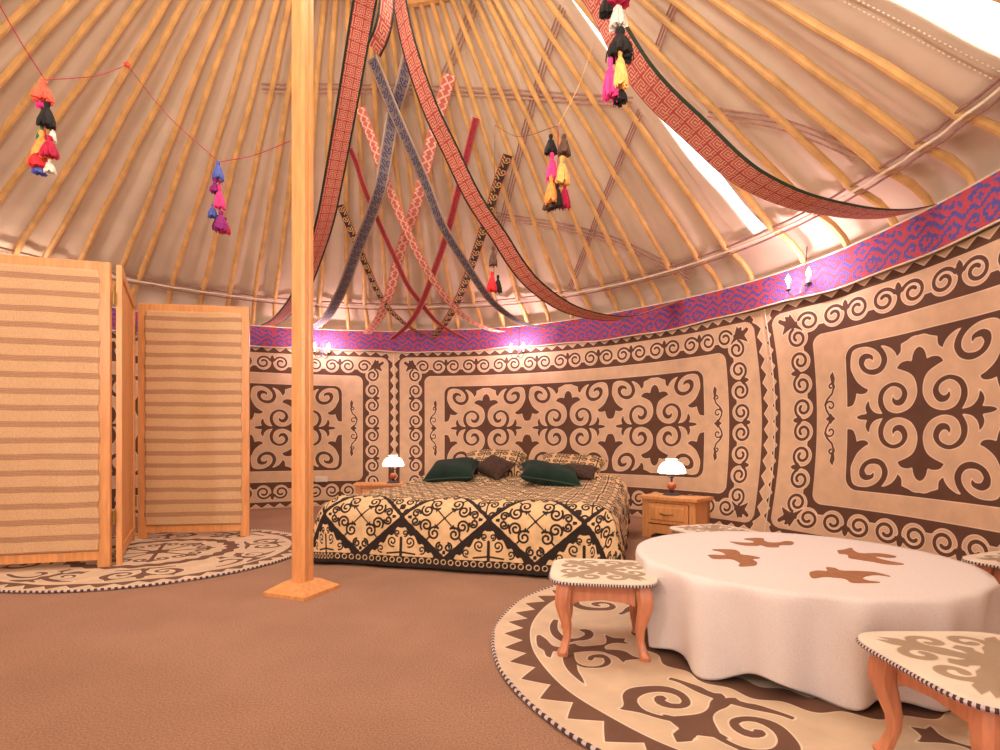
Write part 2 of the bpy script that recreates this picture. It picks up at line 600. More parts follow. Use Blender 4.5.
for w0, w1, ta, tb_ in GAPS:
    # the canvas edges run true along either side of a gap
    i0, i1 = int(np.argmin(np.abs(deg - w0(.3)))), int(np.argmin(np.abs(deg - w1(.3))))
    for j, t in enumerate(T_):
        for ii, w in ((i0, w0(t)), (i1, w1(t))):
            for q in range(-6, 7):
                a = (deg[ii + q] + (w - deg[ii]) * (1 - abs(q) / 7)) * D2R
                if (ii == i0 and q > (i1 - i0) // 2) or (ii == i1 and -q > (i1 - i0) // 2):
                    continue
                P[ii + q, j + 4] = roof_pt(a, t, .05 + .008 * math.sin(t * 19 + w))
    for j in range(nr - 1):
        if ta <= T_[j] < tb_:
            skip[i0:i1, j + 4] = True
ceiling = grid_mesh('ceiling', P, M_CANVAS, closed_u=True, thick=.012, skip=skip)
tag(ceiling, kind='structure')

# ------------------------------------------------------------------ roof poles
KNEE = [150.8, 147.5, 143.4, 138.1, 135.3, 130.5, 125.8, 121.6, 117.4, 113.9, 109.8, 105.9, 101.0, 97.5, 93.2, 88.7, 84.8,
        80.3, 75.7, 71.5, 66.9, 62.7, 58.3, 54.6, 49.9, 45.2, 42.1, 37.4, 32.3, 27.4, 19.9, 14.2, 8.5, 4.6, 0.3, -4.3, -14.4, -18.6]
KNEE += [155.5, 159.9, 164.2, 168.3, 172.6, 176.8, 181.0, 185.3, 189.5]
for a in KNEE:
    ph = a * D2R
    r_ = random.Random(int(a * 10))
    pts = [(CX + rr_ * math.cos(ph), CY + rr_ * math.sin(ph), z) for rr_, z in
           ((4.15, 2.22), (4.13, 2.36), (4.07, 2.46), (3.97, 2.545), (3.86, 2.60), (KR - .02, KZ))]
    k = len(pts)
    dph = r_.uniform(-.006, .006)
    ph1, ph2, am = r_.uniform(0, 6), r_.uniform(0, 6), r_.uniform(.003, .012)
    for i in range(1, 25):
        t = i / 24
        q = roof_pt(ph + dph * t, t)
        side = np.array([-math.sin(ph), math.cos(ph), 0])
        q = q + side * (am * math.sin(t * 5 + ph1) + .003 * math.sin(t * 23 + ph2)) * min(1, 6 * t * (1 - t) + .1)
        pts.append(tuple(q))
    rad = [.025 + r_.uniform(-.0015, .0015) for _ in pts]
    rad = [x * (1.05 if i < k + 4 else 1.0 - .12 * (i - k) / 24) for i, x in enumerate(rad)]
    o = MB().tube(pts, rad, 9).build('roof_pole', M_RAFT)
    tag(o, 'honey-coloured wooden roof pole fanning from the wall top up to the crown', 'roof pole', 'roof poles of the tent')

# crown ring holding the poles (above the frame)
cr = thing('crown_ring', 'round wooden crown ring high above, where all the roof poles meet', 'crown ring', (RX, RY, RZ))
pts = [((RR + .02) * math.cos(a), (RR + .02) * math.sin(a), .02) for a in np.linspace(0, 2 * PI, 61)[:-1]]
MB().tube(pts, .06, 10, closed=True).build('ring', M_RAFT, cr)
for k in range(4):
    for s in (-1, 1):
        a = k * PI / 4
        off = .05 * s
        pts = [(x * math.cos(a) - off * math.sin(a), x * math.sin(a) + off * math.cos(a), .05 + .26 * (1 - (x / 1.1) ** 2)) for x in np.linspace(-1.1, 1.1, 17)]
        MB().tube(pts, .018, 7).build('cross_bar', M_RAFT, cr)

# rope that ties the poles at the knee
for name, rad_, zo, mt, lab in (('binding_rope', .010, .0, M_CORD, 'pale binding rope running round over the knees of the roof poles'),
                                ('binding_rope', .009, .030, M_ROPE, 'brown binding rope running just above the pale one over the pole knees'),
                                ('binding_rope', .008, -.026, M_ROPE, 'thin brown binding rope running just below the pale one over the pole knees')):
    pts = []
    for a in np.arange(-24, 196, .7):
        near = min(abs(a - k) for k in KNEE)
        inn = .034 if near < .9 else (.020 if near < 1.8 else .008)
        rr_ = KR - inn + .03
        pts.append((CX + (rr_ - .9 * zo) * math.cos(a * D2R), CY + (rr_ - .9 * zo) * math.sin(a * D2R), KZ + zo - .02 - inn * .4))
    tag(MB().tube(pts, rad_, 6).build(name, mt), lab, 'rope')

# woven ribbons laid under the canvas
M_RIB = mat('roof_ribbon', (.40, .21, .17), .9, .2, 40)


def lay_ribbon(px, lab, offs=(-.030, 0, .030)):
    line = []
    pts = [on_roof(x, y, .012) for x, y in px]
    line = smooth_line(pts, 40)
    root = thing('roof_ribbon', lab, 'ribbon', tuple(line[0]))
    cen = np.array([RX, RY, 3.0])
    for off in offs:
        q = []
        for i in range(len(line)):
            t = line[min(i + 1, len(line) - 1)] - line[max(i - 1, 0)]
            t = t / np.linalg.norm(t)
            nrm = np.cross(t, cen - line[i])
            nrm = nrm / np.linalg.norm(nrm)
            q.append(line[i] + nrm * off - line[0])
        MB().tube(q, .0065, 5).build('cord', M_RIB, root)


lay_ribbon([(262, 88), (330, 88), (400, 89), (480, 92), (560, 97), (632, 102)], 'purple-brown ribbon crossing level behind the roof poles, at the height of the crossed blue bands')
lay_ribbon([(708, 112), (745, 118), (780, 124), (820, 138), (858, 155)], 'purple-brown ribbon slanting behind the upper right roof poles')
lay_ribbon([(470, 205), (498, 216), (550, 224), (600, 236), (640, 252), (690, 278)], 'purple-brown ribbon sagging low behind the poles, above the middle wall lamp')
lay_ribbon([(563, 8), (545, 60), (528, 120), (510, 190), (492, 262)], 'purple-brown ribbon running steeply down beside the string of dark and pink tassels')
lay_ribbon([(640, 112), (620, 160), (600, 210), (585, 250), (570, 288)], 'purple-brown ribbon running steeply down from the bright gap towards the wall band')
lay_ribbon([(676, 0), (666, 25), (656, 52)], 'short purple-brown ribbon at the top, right of the hanging tassels')
lay_ribbon([(476, 0), (458, 45), (444, 78)], 'short purple-brown ribbon at the top, right of the wide central band')

# ------------------------------------------------------------------ the felt wall carpets
UNIT = 1.14




def fix(P):
    # level the traced half on its own axis
    return [(u, (v - (.018 + .043 * u)) * (.97 - .11 * u)) for u, v in P]


i_ = [p[0] for p in BODY].index(0.0)
BODY_ = refine(fix(BODY[:i_ + 1]) + [(.03, -.45), (.08, -.40), (.10, .10), (-.50, .10)])
FRAME_ = [(u, v) for u, v in fix(FRAME) if not (u < -.548 and True) and v > -.552]
FRAME_ = refine([(-.70, -.06), (-.57, -.088)] + [p for p in FRAME_ if p[0] < 0] + [(.10, -.52), (.10, -.7), (-.7, -.7)])


def carpet_sd(U, V):
    out = np.full(U.shape, 1.0)
    au, av = np.abs(U), np.abs(V)
    k = np.clip(np.round(U / UNIT), -1, 1) * UNIT
    ul, vl = -np.abs(U - k), -av
    f = (au < 1.80) & (av < .62)
    x, y = ul[f], vl[f]
    q = np.minimum(poly_sd(x, y, BODY_), poly_sd(x, y, FRAME_))
    out[f] = np.maximum(q, round_rect(U[f], V[f], 1.725, .566, .10))
    # S-shaped twig in the plain strip at either end
    g = (au >= 1.78) & (au < 2.0) & (av < .45)
    x, y = au[g] - 1.875, av[g]
    d = seg_d(x, y, [(0, 0), (.012, .03), (.04, .075), (.05, .12), (.03, .16), (-.015, .205), (-.03, .25), (-.02, .30)]) - .0085
    d = np.minimum(d, seg_d(x, y, spiral(.002, .105, .045, .012, 10, 330)) - .0075)
    d = np.minimum(d, seg_d(x, y, spiral(-.008, .262, .03, .01, 200, -300)) - .0075)
    d = np.minimum(d, poly_sd(x, y, [(-.035, .27), (-.012, .29), (0, .35), (-.028, .385), (-.045, .33)]))
    d = np.minimum(d, poly_sd(x, y, [(-.045, 0), (-.018, .02), (0, .045), (.018, .02), (.05, 0), (0, -.05)]))
    out[g] = d
    # scrolled border
    b = (round_rect(U, V, 2.0, .71, .09) > -.012) & (au < 2.36) & (av < .98)
    a_, v_ = au[b] - 2.0, av[b] - .71
    side = a_ > v_
    d_ = np.where(side, a_, v_)
    t_ = np.where(side, av[b], au[b])
    per = np.where(side, .41, .425)
    tl = np.abs((t_ + per / 2) % per - per / 2)
    lc = per / 4
    d0, lr = .130, .094
    lobe = np.hypot(tl - lc, d_ - d0) - lr
    ground = np.maximum(np.where(tl < lc, d_ - .15, d_ - .085), -lobe)
    ground = np.maximum(ground, -round_rect(U[b], V[b], 2.0, .71, .09))
    sp = seg_d(tl + .105 - lc, d_, spiral(.105, d0, .086, .026, 158, -470, 34, sy=.95)) - .0125
    bud = poly_sd(tl, d_, [(-.03, .12), (.018, .14), (.023, .175), (.020, .205), (0, .232), (-.03, .232)])
    bud = np.where(np.where(side, t_ > .72, t_ > 2.03), 1.0, bud)
    q = np.minimum(np.minimum(ground, sp), bud)
    # corner fleur
    ca, cb = a_, v_
    fleur = poly_sd(ca, cb, refine([(.06, .05), (.15, .10), (.20, .09), (.265, .055), (.245, .105), (.235, .13), (.285, .175), (.270, .205), (.215, .175), (.185, .19), (.17, .235), (.135, .165), (.12, .13)], 75))
    q = np.minimum(q, fleur)
    # plain cream margin outside the border
    q = np.where((a_ > .255) & (fleur > .02), np.maximum(q, .01), q)
    out[b] = q
    # toothed edge
    e = round_rect(U, V, 2.345, .962, .10)
    z_ = (e > -.004)
    t_ = np.where(au - 2.345 > av - .962, V, U)
    tri = np.abs(((t_ / .145) % 1) - .5) * 2
    tooth = (e - (.022 + .052 * tri)) * .62
    z = np.maximum(tooth, -e)
    out = np.where(z_, z, out)
    return out


nu, nv = 560, 236
U1, V1 = np.meshgrid(np.linspace(-2.442, 2.442, nu), np.linspace(-1.045, 1.045, nv), indexing='ij')
CARPET = carpet_sd(U1, V1)
M_FELT = felt('felt_carpet', CREAM, BROWN, (.80, .62, .46), .0062)


def wall_carpet(center, sc, lab, seed):
    s = center + U1 * sc
    z = 1.045 + V1
    bulge = np.sin(np.clip(z / 2.1, 0, 1) * PI)
    s = s + .10 * np.exp(-((s + 1.8) / .7) ** 2) * (bulge - .45)
    ph = -s / R
    r = 4.11 + .03 * bulge + .007 * np.sin(s * 3.1 + seed + z) + .004 * np.sin(s * 11 + 2 * seed) * (z / 2)
    r = r + .012 * np.sin(s * 7.3 + seed) * np.clip((z - 1.75) / .35, 0, 1)
    P = np.stack([CX + r * np.cos(ph), CY + r * np.sin(ph), z], axis=-1)
    o = grid_mesh('wall_carpet', P, M_FELT, attr=CARPET, thick=.010)
    tag(o, lab, 'wall carpet', 'felt carpets round the wall')
    return o


wall_carpet(-9.135, 1.0, 'scroll-patterned felt wall carpet left of the bed, behind the wooden post', 1)
wall_carpet(-4.293, 1.0, 'scroll-patterned felt wall carpet directly behind the bed, the middle one', 2.4)
wall_carpet(.80, 1.09, 'scroll-patterned felt wall carpet on the right, behind the round table', 4)
# stitching along the two seams
for s0, lab in ((-6.715, 'thin stitched seam cord between the left and the middle wall carpets'), (-1.80, 'thin stitched seam cord between the middle and the right wall carpets')):
    pts = []
    for i in range(60):
        z = .02 + 2.06 * i / 59
        s = s0 + (.10 * math.exp(-((s0 + 1.8) / .7) ** 2) * (math.sin(z / 2.1 * PI) - .45))
        r = 4.098 + .02 * math.sin(z / 2.1 * PI)
        pts.append((CX + r * math.cos(-s / R), CY + r * math.sin(-s / R), z))
    tag(MB().tube(pts, .005, 6).build('seam_cord', M_CORD), lab, 'cord')

# ------------------------------------------------------------------ woven bands
TILE_BASKUR = """
r r r r b b r r r r r r b b b r r r r r r r r r
r r b b b r r r r b b r r b b b r r r r b b r r
r b b r r r r r b b b b r r r b b r r b b b b r
r b r r b b r r b r r b b r r r b r r b r r b r
r b b r r b r b b r r r b r b r b b r r r r b b
r r b b b b r b r r b r b b b r r b b b r b b r
r r r b b r r b b r b b b b r r r r b b b b r r
b r r r r r r r b b b b r r r b b r r r b r r b
b b r r b b b r r r b r r r b b b b r r r r b b
r b b b b r b b r r r r r b b r r b b r r b b r
r r b b r r r b b r r b b b r r r r b b b b r r
r r r r r b r r b b b b b r r b b r r b b r r r
r r b r b b b r r b b r r r b b r r r r r r b r
r b b r r b r r r r r r b b b r r r b b r b b r
r b b b r r r b b r r b b r r r b b b b r b r r
r r b b b b b b r r b b r r b r b r r b r r r r
""".split('\n')[1:-1]
TILE_KEY = """
rrrrrrrrrrrr
r..........r
r.rrrrrrrr.r
r.r......r.r
r.r.rrrr.r.r
r.r.r..r.r..
r.r.r....rrr
r.r.rrrr....
r.r....r.rrr
r.rrrr.r.r.r
r......r.r.r
rrrrrrrr.r.r
""".split('\n')[1:-1]
TILE_CURL = """
...............
....xxxx.......
...xx..xx......
...x....xx.....
...x..x..x.....
...xx.xx.x.....
....xxx..x...xx
........xx..xx.
...xx..xx..xx..
..xx..xx..xx...
..x..xx..xx..xx
..xxxx...x..xx.
..........xxx..
...............
""".split('\n')[1:-1]
TILE_ZIG = """
..xx......xx
.xxx.....xxx
xx.xx...xx.x
x...xx.xx...
.....xxx....
..o...x...o.
.....xxx....
x...xx.xx...
xx.xx...xx.x
.xxx.....xxx
""".split('\n')[1:-1]


def rows(tile):
    return [r.replace(' ', '') for r in tile]


def weave(nl, nw, tile, pal, edge=None, edge2=None, ne=1):
    T = rows(tile)
    H_, W_ = len(T), len(T[0])
    C = np.zeros((nl, nw, 3))
    for i in range(nl):
        for j in range(nw):
            C[i, j] = pal[T[j % H_][i % W_]]
    if edge is not None:
        C[:, -ne:] = edge
        if edge2 != 'single':
            C[:, :ne] = edge
    if edge2 is not None and edge2 != 'single':
        C[:, ne:ne + 1] = edge2
        C[:, -ne - 1:-ne] = edge2
    return C


RED, BLUE, PINKC = (.43, .055, .085), (.075, .075, .32), (.72, .42, .33)
# the band round the top of the wall
nl, nw = 860, 18
ph_ = np.linspace(196 * D2R, -30 * D2R, nl + 1)
w_ = np.linspace(0, 1, nw + 1)
P = np.zeros((nl + 1, nw + 1, 3))
for i, a in enumerate(ph_):
    s = -R * a
    zb = 2.085 + .012 * math.sin(s * 2.3) + .006 * math.sin(s * 7)
    zt = 2.372 + .010 * math.sin(s * 1.7 + 1)
    if a > 90 * D2R:
        zt -= .03
    for j, w in enumerate(w_):
        rr_ = 4.045 + .012 * math.sin(s * 4.1) * (1 - w) + .03 * w
        P[i, j] = (CX + rr_ * math.cos(a), CY + rr_ * math.sin(a), zb + (zt - zb) * w)
wb = grid_mesh('wall_band', P, woven(), face_col=weave(nl, nw, TILE_BASKUR, {'r': RED, 'b': BLUE}), thick=.006, smooth=False)
tag(wb, 'wide red and blue woven band running round the top of the wall', 'woven band')
for j, zo in ((0, -.004), (nw, .004)):
    MB().tube([tuple(P[i, j] + np.array([0, 0, zo])) for i in range(0, nl + 1, 4)], .007, 6).build('edge_cord', M_CORD, wb)


def hang_plane(px, S_, E_):
    """the band hangs in the upright plane through its two fixing points"""
    S2, E2 = np.array(S_[:2]), np.array(E_[:2])
    e = E2 - S2
    o = []
    for x, y in px:
        d = ray(x, y)
        t = (S2[0] * e[1] - S2[1] * e[0]) / (d[0] * e[1] - d[1] * e[0])
        o.append(d * t + np.array([0, 0, CH]))
    return o


def band(name, px, S_, E_, width, nw, tile, pal, lab, edge, edge2=None, ne=1, start=None, group=None, cell=None, tip=0, tilt=0.0):
    pts = hang_plane(px, S_, E_)
    if start is not None:
        pts = [np.array(start)] + pts
    L = sum(np.linalg.norm(np.array(a) - np.array(b)) for a, b in zip(pts, pts[1:]))
    cell = cell or width / nw
    nl = max(8, int(L / cell))
    line = smooth_line(pts, nl + 1)
    e = np.array([E_[0] - S_[0], E_[1] - S_[1], 0.0])
    e /= np.linalg.norm(e)
    nrm = np.array([-e[1], e[0], 0.0])
    if nrm[1] > 0:
        nrm = -nrm
    P = np.zeros((nl + 1, nw + 1, 3))
    for i in range(nl + 1):
        t = line[min(i + 1, nl)] - line[max(i - 1, 0)]
        t /= np.linalg.norm(t)
        up = np.cross(nrm, t)
        tw = .10 * math.sin(i / nl * 5 + px[0][0]) + tilt
        wv = nrm * math.cos(tw) + up * math.sin(tw)
        wv /= np.linalg.norm(wv)
        for j in range(nw + 1):
            P[i, j] = line[i] + wv * width * (j / nw - .5)
    o = grid_mesh(name, P, woven(), face_col=weave(nl, nw, tile, pal, edge, edge2, ne), thick=.004, smooth=False)
    tag(o, lab, 'woven band', group)
    return o


BLK = (.018, .022, .015)
KEYP = {'r': (.42, .07, .055), '.': (.68, .32, .22)}
HUB = (-.80, 3.40, 4.38)
wallpt = lambda x, y: on_wall(x, y, 4.03)
band('festoon_band', [(383, -70), (372, -30), (365, 0), (348, 100), (332, 188), (324, 225), (313, 260), (301, 291), (289, 309), (278, 320), (268, 325)],
     HUB, wallpt(266, 326),   .175, 30, TILE_KEY, KEYP, 'wide red band edged in black, running from the crown down behind the post', BLK, ne=3, tilt=.25)
band('festoon_band', [(388, -70), (393, -30), (399, 0), (410, 50), (430, 108), (450, 150), (468, 188), (482, 212), (500, 238), (515, 262), (532, 283), (555, 301), (575, 311), (600, 317), (625, 318), (650, 311), (675, 302)],
     HUB, wallpt(675, 302), .170, 22, TILE_KEY, KEYP, 'wide red band edged in black, sweeping from the crown down above the bed', BLK, ne=2)
band('festoon_band', [(540, -90), (572, -40), (599, 0), (618, 38), (640, 73), (663, 100), (695, 130), (732, 165), (760, 184), (800, 201), (852, 212), (892, 214), (922, 209)],
     (.21, 2.82, 4.3), wallpt(922, 209), .19, 26, TILE_KEY, KEYP, 'wide red band with a dark green edge, sweeping across the bright roof gap at right', (.03, .05, .03), 'single', ne=3)
# loose pointed end of a band
S_, E_ = (-.80, 3.36, 4.4), (-.2, 3.1, 2.4)
o = band('band_end', [(386, -70), (387, -40), (387, -10), (386, 12), (382, 32), (374, 50)], S_, E_, .15, 16, TILE_KEY, KEYP,
         'short loose pointed end of red band hanging at the top between the two wide bands', BLK, ne=2)
BL = {'o': (.30, .22, .17), '.': (.17, .13, .12), 'x': (.022, .026, .10)}
PK = {'o': (.62, .16, .10), '.': (.66, .17, .12), 'x': (.85, .62, .50)}
DR = {'.': (.27, .02, .03), 'x': (.34, .03, .04), 'o': (.5, .1, .08)}
GD = {'o': (.45, .07, .04), '.': (.045, .03, .025), 'x': (.70, .45, .18)}
GRP = None
specs = [
    ('crossing_band', [(372, 58), (398, 121), (425, 182), (442, 225), (465, 263), (485, 293), (500, 309), (520, 322), (540, 327), (562, 327)], .120, 16, TILE_CURL, BL, (.36, .26, .20),
     'dark blue band slanting from upper left down to the right above the bed'),
    ('crossing_band', [(411, 46), (402, 85), (393, 115), (387, 150), (380, 188), (369, 220), (357, 250), (346, 280), (337, 300), (326, 318), (312, 329)], .120, 16, TILE_CURL, BL, (.36, .26, .20),
     'dark blue band slanting from upper right down to the left, ending beside the post'),
    ('crossing_band', [(450, 75), (437, 120), (427, 160), (418, 198), (400, 253), (389, 295), (378, 320), (367, 334)], .115, 12, TILE_ZIG, PK, (.70, .22, .12),
     'orange-red and white band slanting down to the left, crossing the blue bands'),
    ('crossing_band', [(360, 108), (372, 140), (385, 178), (400, 215), (420, 258), (440, 290), (462, 315), (485, 328), (502, 332)], .105, 12, TILE_ZIG, PK, (.70, .22, .12),
     'orange-red and white band slanting down to the right, crossing the blue bands'),
    ('crossing_band', [(476, 118), (468, 150), (457, 195), (445, 240), (423, 300), (408, 325), (392, 339)], .075, 6, TILE_ZIG, DR, (.5, .13, .11),
     'narrow plain dark red band slanting down to the left'),
    ('crossing_band', [(350, 148), (357, 165), (365, 190), (380, 225), (395, 258), (407, 284), (420, 302), (435, 320), (450, 331), (464, 338)], .065, 6, TILE_ZIG, DR, (.5, .13, .11),
     'narrow plain dark red band slanting down to the right'),
    ('crossing_band', [(508, 155), (497, 185), (485, 225), (463, 288), (447, 320), (432, 338)], .10, 12, TILE_CURL, GD, (.42, .06, .04),
     'black and gold band slanting down to the left, the rightmost of the crossed bands'),
    ('crossing_band', [(340, 205), (350, 228), (365, 263), (378, 292), (390, 310), (408, 326), (425, 336)], .085, 12, TILE_CURL, GD, (.42, .06, .04),
     'black and gold band slanting down to the right, the leftmost of the crossed bands'),
]
for nm, px, wd, nw_, tl_, pal_, ed_, lab in specs:
    S_ = on_roof(*px[0], out=-.05)
    E_ = wallpt(*px[-1])
    band(nm, px, S_, E_, wd, nw_, tl_, pal_, lab, ed_, ne=2 if nw_ == 16 else 1)

# stitched hems beside the open flap at the upper right
for k, dg in enumerate((-8.2, -7.4)):
    e = MB()
    for i in range(90):
        t = .9 * i / 90
        e.tube([tuple(roof_pt(dg * D2R, t, .034)), tuple(roof_pt(dg * D2R, t + .005, .034))], .0035, 5)
    tag(e.build('hem_stitch', M_CORD), ('line of pale hem stitches on the canvas right along the bright open flap', 'line of pale hem stitches on the canvas a little below the bright open flap')[k], 'stitching', kind=None)

# ------------------------------------------------------------------ the wooden post
b0, b1, b2 = on_plane(262, 594, 0), on_plane(293, 606.5, 0), on_plane(341, 588, 0)
b0, b1, b2 = np.array(b0), np.array(b1), np.array(b2)
ctr = (b0 + b2) / 2
ang = math.atan2(b2[1] - b1[1], b2[0] - b1[0])
side = (np.linalg.norm(b1 - b0) + np.linalg.norm(b2 - b1)) / 2
post = thing('wooden_post', 'tall square pine post on a pyramid foot, standing left of the bed', 'post', (-1.125, 3.06, 0), ang)
h = side / 2 * .80
pb = MB()
pb.add([(-h, -h, 0), (h, -h, 0), (h, h, 0), (-h, h, 0), (-h, -h, .020), (h, -h, .020), (h, h, .020), (-h, h, .020),
        (-.070, -.070, .068), (.070, -.070, .068), (.070, .070, .068), (-.070, .070, .068)],
       [(0, 3, 2, 1), (0, 1, 5, 4), (1, 2, 6, 5), (2, 3, 7, 6), (3, 0, 4, 7), (4, 5, 9, 8), (5, 6, 10, 9), (6, 7, 11, 10), (7, 4, 8, 11), (8, 9, 10, 11)])
pb.build('pyramid_foot', M_PINE, post, smooth=False)
p_ = .047
poly = [(-p_, -p_ + .012), (-p_ + .012, -p_), (-.010, -p_), (-.005, -p_ + .008), (.005, -p_ + .008), (.010, -p_), (p_ - .012, -p_), (p_, -p_ + .012),
        (p_, -.01), (p_ - .008, -.005), (p_ - .008, .005), (p_, .01),
        (p_, p_ - .012), (p_ - .012, p_), (-p_ + .012, p_), (-p_, p_ - .012)]
MB().prism(poly, .066, 4.42).build('shaft', M_PINE, post, smooth=False)

# ------------------------------------------------------------------ round floor rugs


def loc(rho, a):
    return rho * np.cos(a * D2R), rho * np.sin(a * D2R)


def pol(P, mirror=False):
    return [(r * math.cos(a * D2R), (-1 if mirror else 1) * r * math.sin(a * D2R)) for r, a in P]


AOUT_, ASP1_, ASP2_ = [refine(pol(Q), 70, .015) for Q in (AOUT, ASP1, ASP2)]
BSP_ = refine(pol(BSP), 60, .015)
FLEUR_ = refine([(.64, .03), (.64, -.010), (.72, -.012), (.742, -.048), (.752, -.082), (.775, -.045), (.79, -.018), (.815, -.024), (.845, 0), (.82, .03)], 75, .015)


def rug_sd(rho, ang):
    """rho: radius / rug radius, ang in degrees"""
    a0 = ang + 178
    tri = np.abs(((ang / 7.2) % 1) - .5) * 2
    d = np.maximum((rho - (.898 + .064 * (1 - tri))) * .75, .872 - rho)
    aA = (a0 + 45) % 90 - 45
    x, y = loc(rho, aA)
    fA = (rho > .52) & (rho < .87) & (np.abs(aA) < 28)
    q = np.full(rho.shape, 1.0)
    xa, ya = x[fA], y[fA]
    v = np.full(xa.shape, 1.0)
    for Pn in (AOUT_, ASP1_, ASP2_):
        v = np.minimum(v, poly_sd(xa, ya, Pn))
    q[fA] = v
    aB = (a0 + .5) % 90 - 45
    x, y = loc(rho, aB)
    fB = (rho > .52) & (rho < .87) & (np.abs(aB) < 22)
    xb, yb = x[fB], np.minimum(y[fB], 0)
    yb = -np.abs(y[fB])
    v = poly_sd(xb, yb, BSP_)
    v = np.minimum(v, poly_sd(xb, yb, FLEUR_))
    q[fB] = np.minimum(q[fB], v)
    d = np.minimum(d, q)
    # scalloped inner ring
    wav = .012 * np.cos(ang * D2R * 24)
    d = np.minimum(d, np.abs(rho - .468 + wav) - .042)
    # inner rosette
    f = rho < .40
    aC = np.abs((ang + 22.5) % 45 - 22.5)
    x, y = loc(rho, aC)
    x, y = x[f], y[f]
    v = seg_d(x, y, spiral(.27, .055, .055, .014, 250, 430, 22)) - .013
    v = np.minimum(v, seg_d(x, y, [(.05, 0), (.20, 0), (.33, 0)]) - .014)
    v = np.minimum(v, poly_sd(x, y, [(.33, -.03), (.37, 0), (.33, .03), (.35, .05), (.30, .02), (.30, -.02)]))
    v = np.minimum(v, np.hypot(x - .0, y) - .07)
    d[f] = np.minimum(d[f], v)
    return d


def round_rug(cx, cy, rad, lab, rot, nr_, na_):
    rho = np.linspace(0.0, 1, nr_)
    an = np.linspace(0, 360, na_ + 1)[:-1]
    A2, R2 = np.meshgrid(an, rho, indexing='ij')
    sd = rug_sd(R2, A2 + rot) * rad
    P = np.stack([R2 * rad * np.cos(A2 * D2R), R2 * rad * np.sin(A2 * D2R), np.full(A2.shape, .010) + .002 * np.sin(A2 * .3) * R2], axis=-1)
    root = thing('round_rug', lab, 'rug', (cx, cy, 0))
    o = grid_mesh('felt', P, felt('felt_rug', (.66, .50, .34), (.16, .075, .045), (.78, .66, .50), .005), root, attr=sd, closed_u=True, thick=.010)
    n = int(rad * 380)
    e = MB()
    for k in range(n):
        a0, a1 = 2 * PI * k / n, 2 * PI * (k + 1) / n
        e.tube([((rad - .003) * math.cos(a), (rad - .003) * math.sin(a), .011) for a in (a0, (a0 + a1) / 2, a1)], .0075, 5, mi=k % 2, caps=False)
    e.build('stitched_edge', [M_DARK, mat('pale_stitch', (.62, .52, .5), .9)], root)
    return root


round_rug(1.227, 2.272, 1.26, 'large round felt rug with brown scrolls under the round table', 0, 150, 1100)
round_rug(-2.62, 4.11, 1.094, 'round felt rug with brown scrolls under the folding screen', 20, 110, 800)

# ------------------------------------------------------------------ folding screen
scr = thing('folding_screen', 'three-panel folding screen of orange pine frames with striped woven cloth', 'folding screen', (-2.606, 3.625, 0))
m, nt, bs = new_mat('striped_cloth')
tc = nt.nodes.new('ShaderNodeTexCoord')
sp = nt.nodes.new('ShaderNodeSeparateXYZ')
nt.links.new(tc.outputs['Object'], sp.inputs[0])
wob = noise(nt, 3, 2)


def mth(nt, op, a, b=None, c=None):
    n = nt.nodes.new('ShaderNodeMath')
    n.operation = op
    for i, v in enumerate((a, b, c)):
        if v is None:
            continue
        if isinstance(v, (int, float)):
            n.inputs[i].default_value = v
        else:
            nt.links.new(v, n.inputs[i])
    return n.outputs[0]


zc = mth(nt, 'ADD', sp.outputs[2], mth(nt, 'MULTIPLY', wob.outputs[0], .02))
frac = mth(nt, 'FRACT', mth(nt, 'DIVIDE', zc, .107))
st = mth(nt, 'LESS_THAN', frac, .36)
fine = mth(nt, 'GREATER_THAN', mth(nt, 'SINE', mth(nt, 'MULTIPLY', zc, 620)), .1)
st2 = mth(nt, 'MULTIPLY', st, mth(nt, 'ADD', .55, mth(nt, 'MULTIPLY', fine, .35)))
mx = nt.nodes.new('ShaderNodeMix')
mx.data_type = 'RGBA'
nt.links.new(st2, mx.inputs[0])
mx.inputs[6].default_value = (.64, .41, .22, 1)
mx.inputs[7].default_value = (.36, .185, .10, 1)
nz = noise(nt, 230, 2, stretch=(1, 1, .5))
nt.links.new(vary(nt, mx.outputs[2], nz, .14), bs.inputs['Base Color'])
bs.inputs['Roughness'].default_value = .9
bump(nt, bs, nz, .5, .004)
M_STRIPE = m


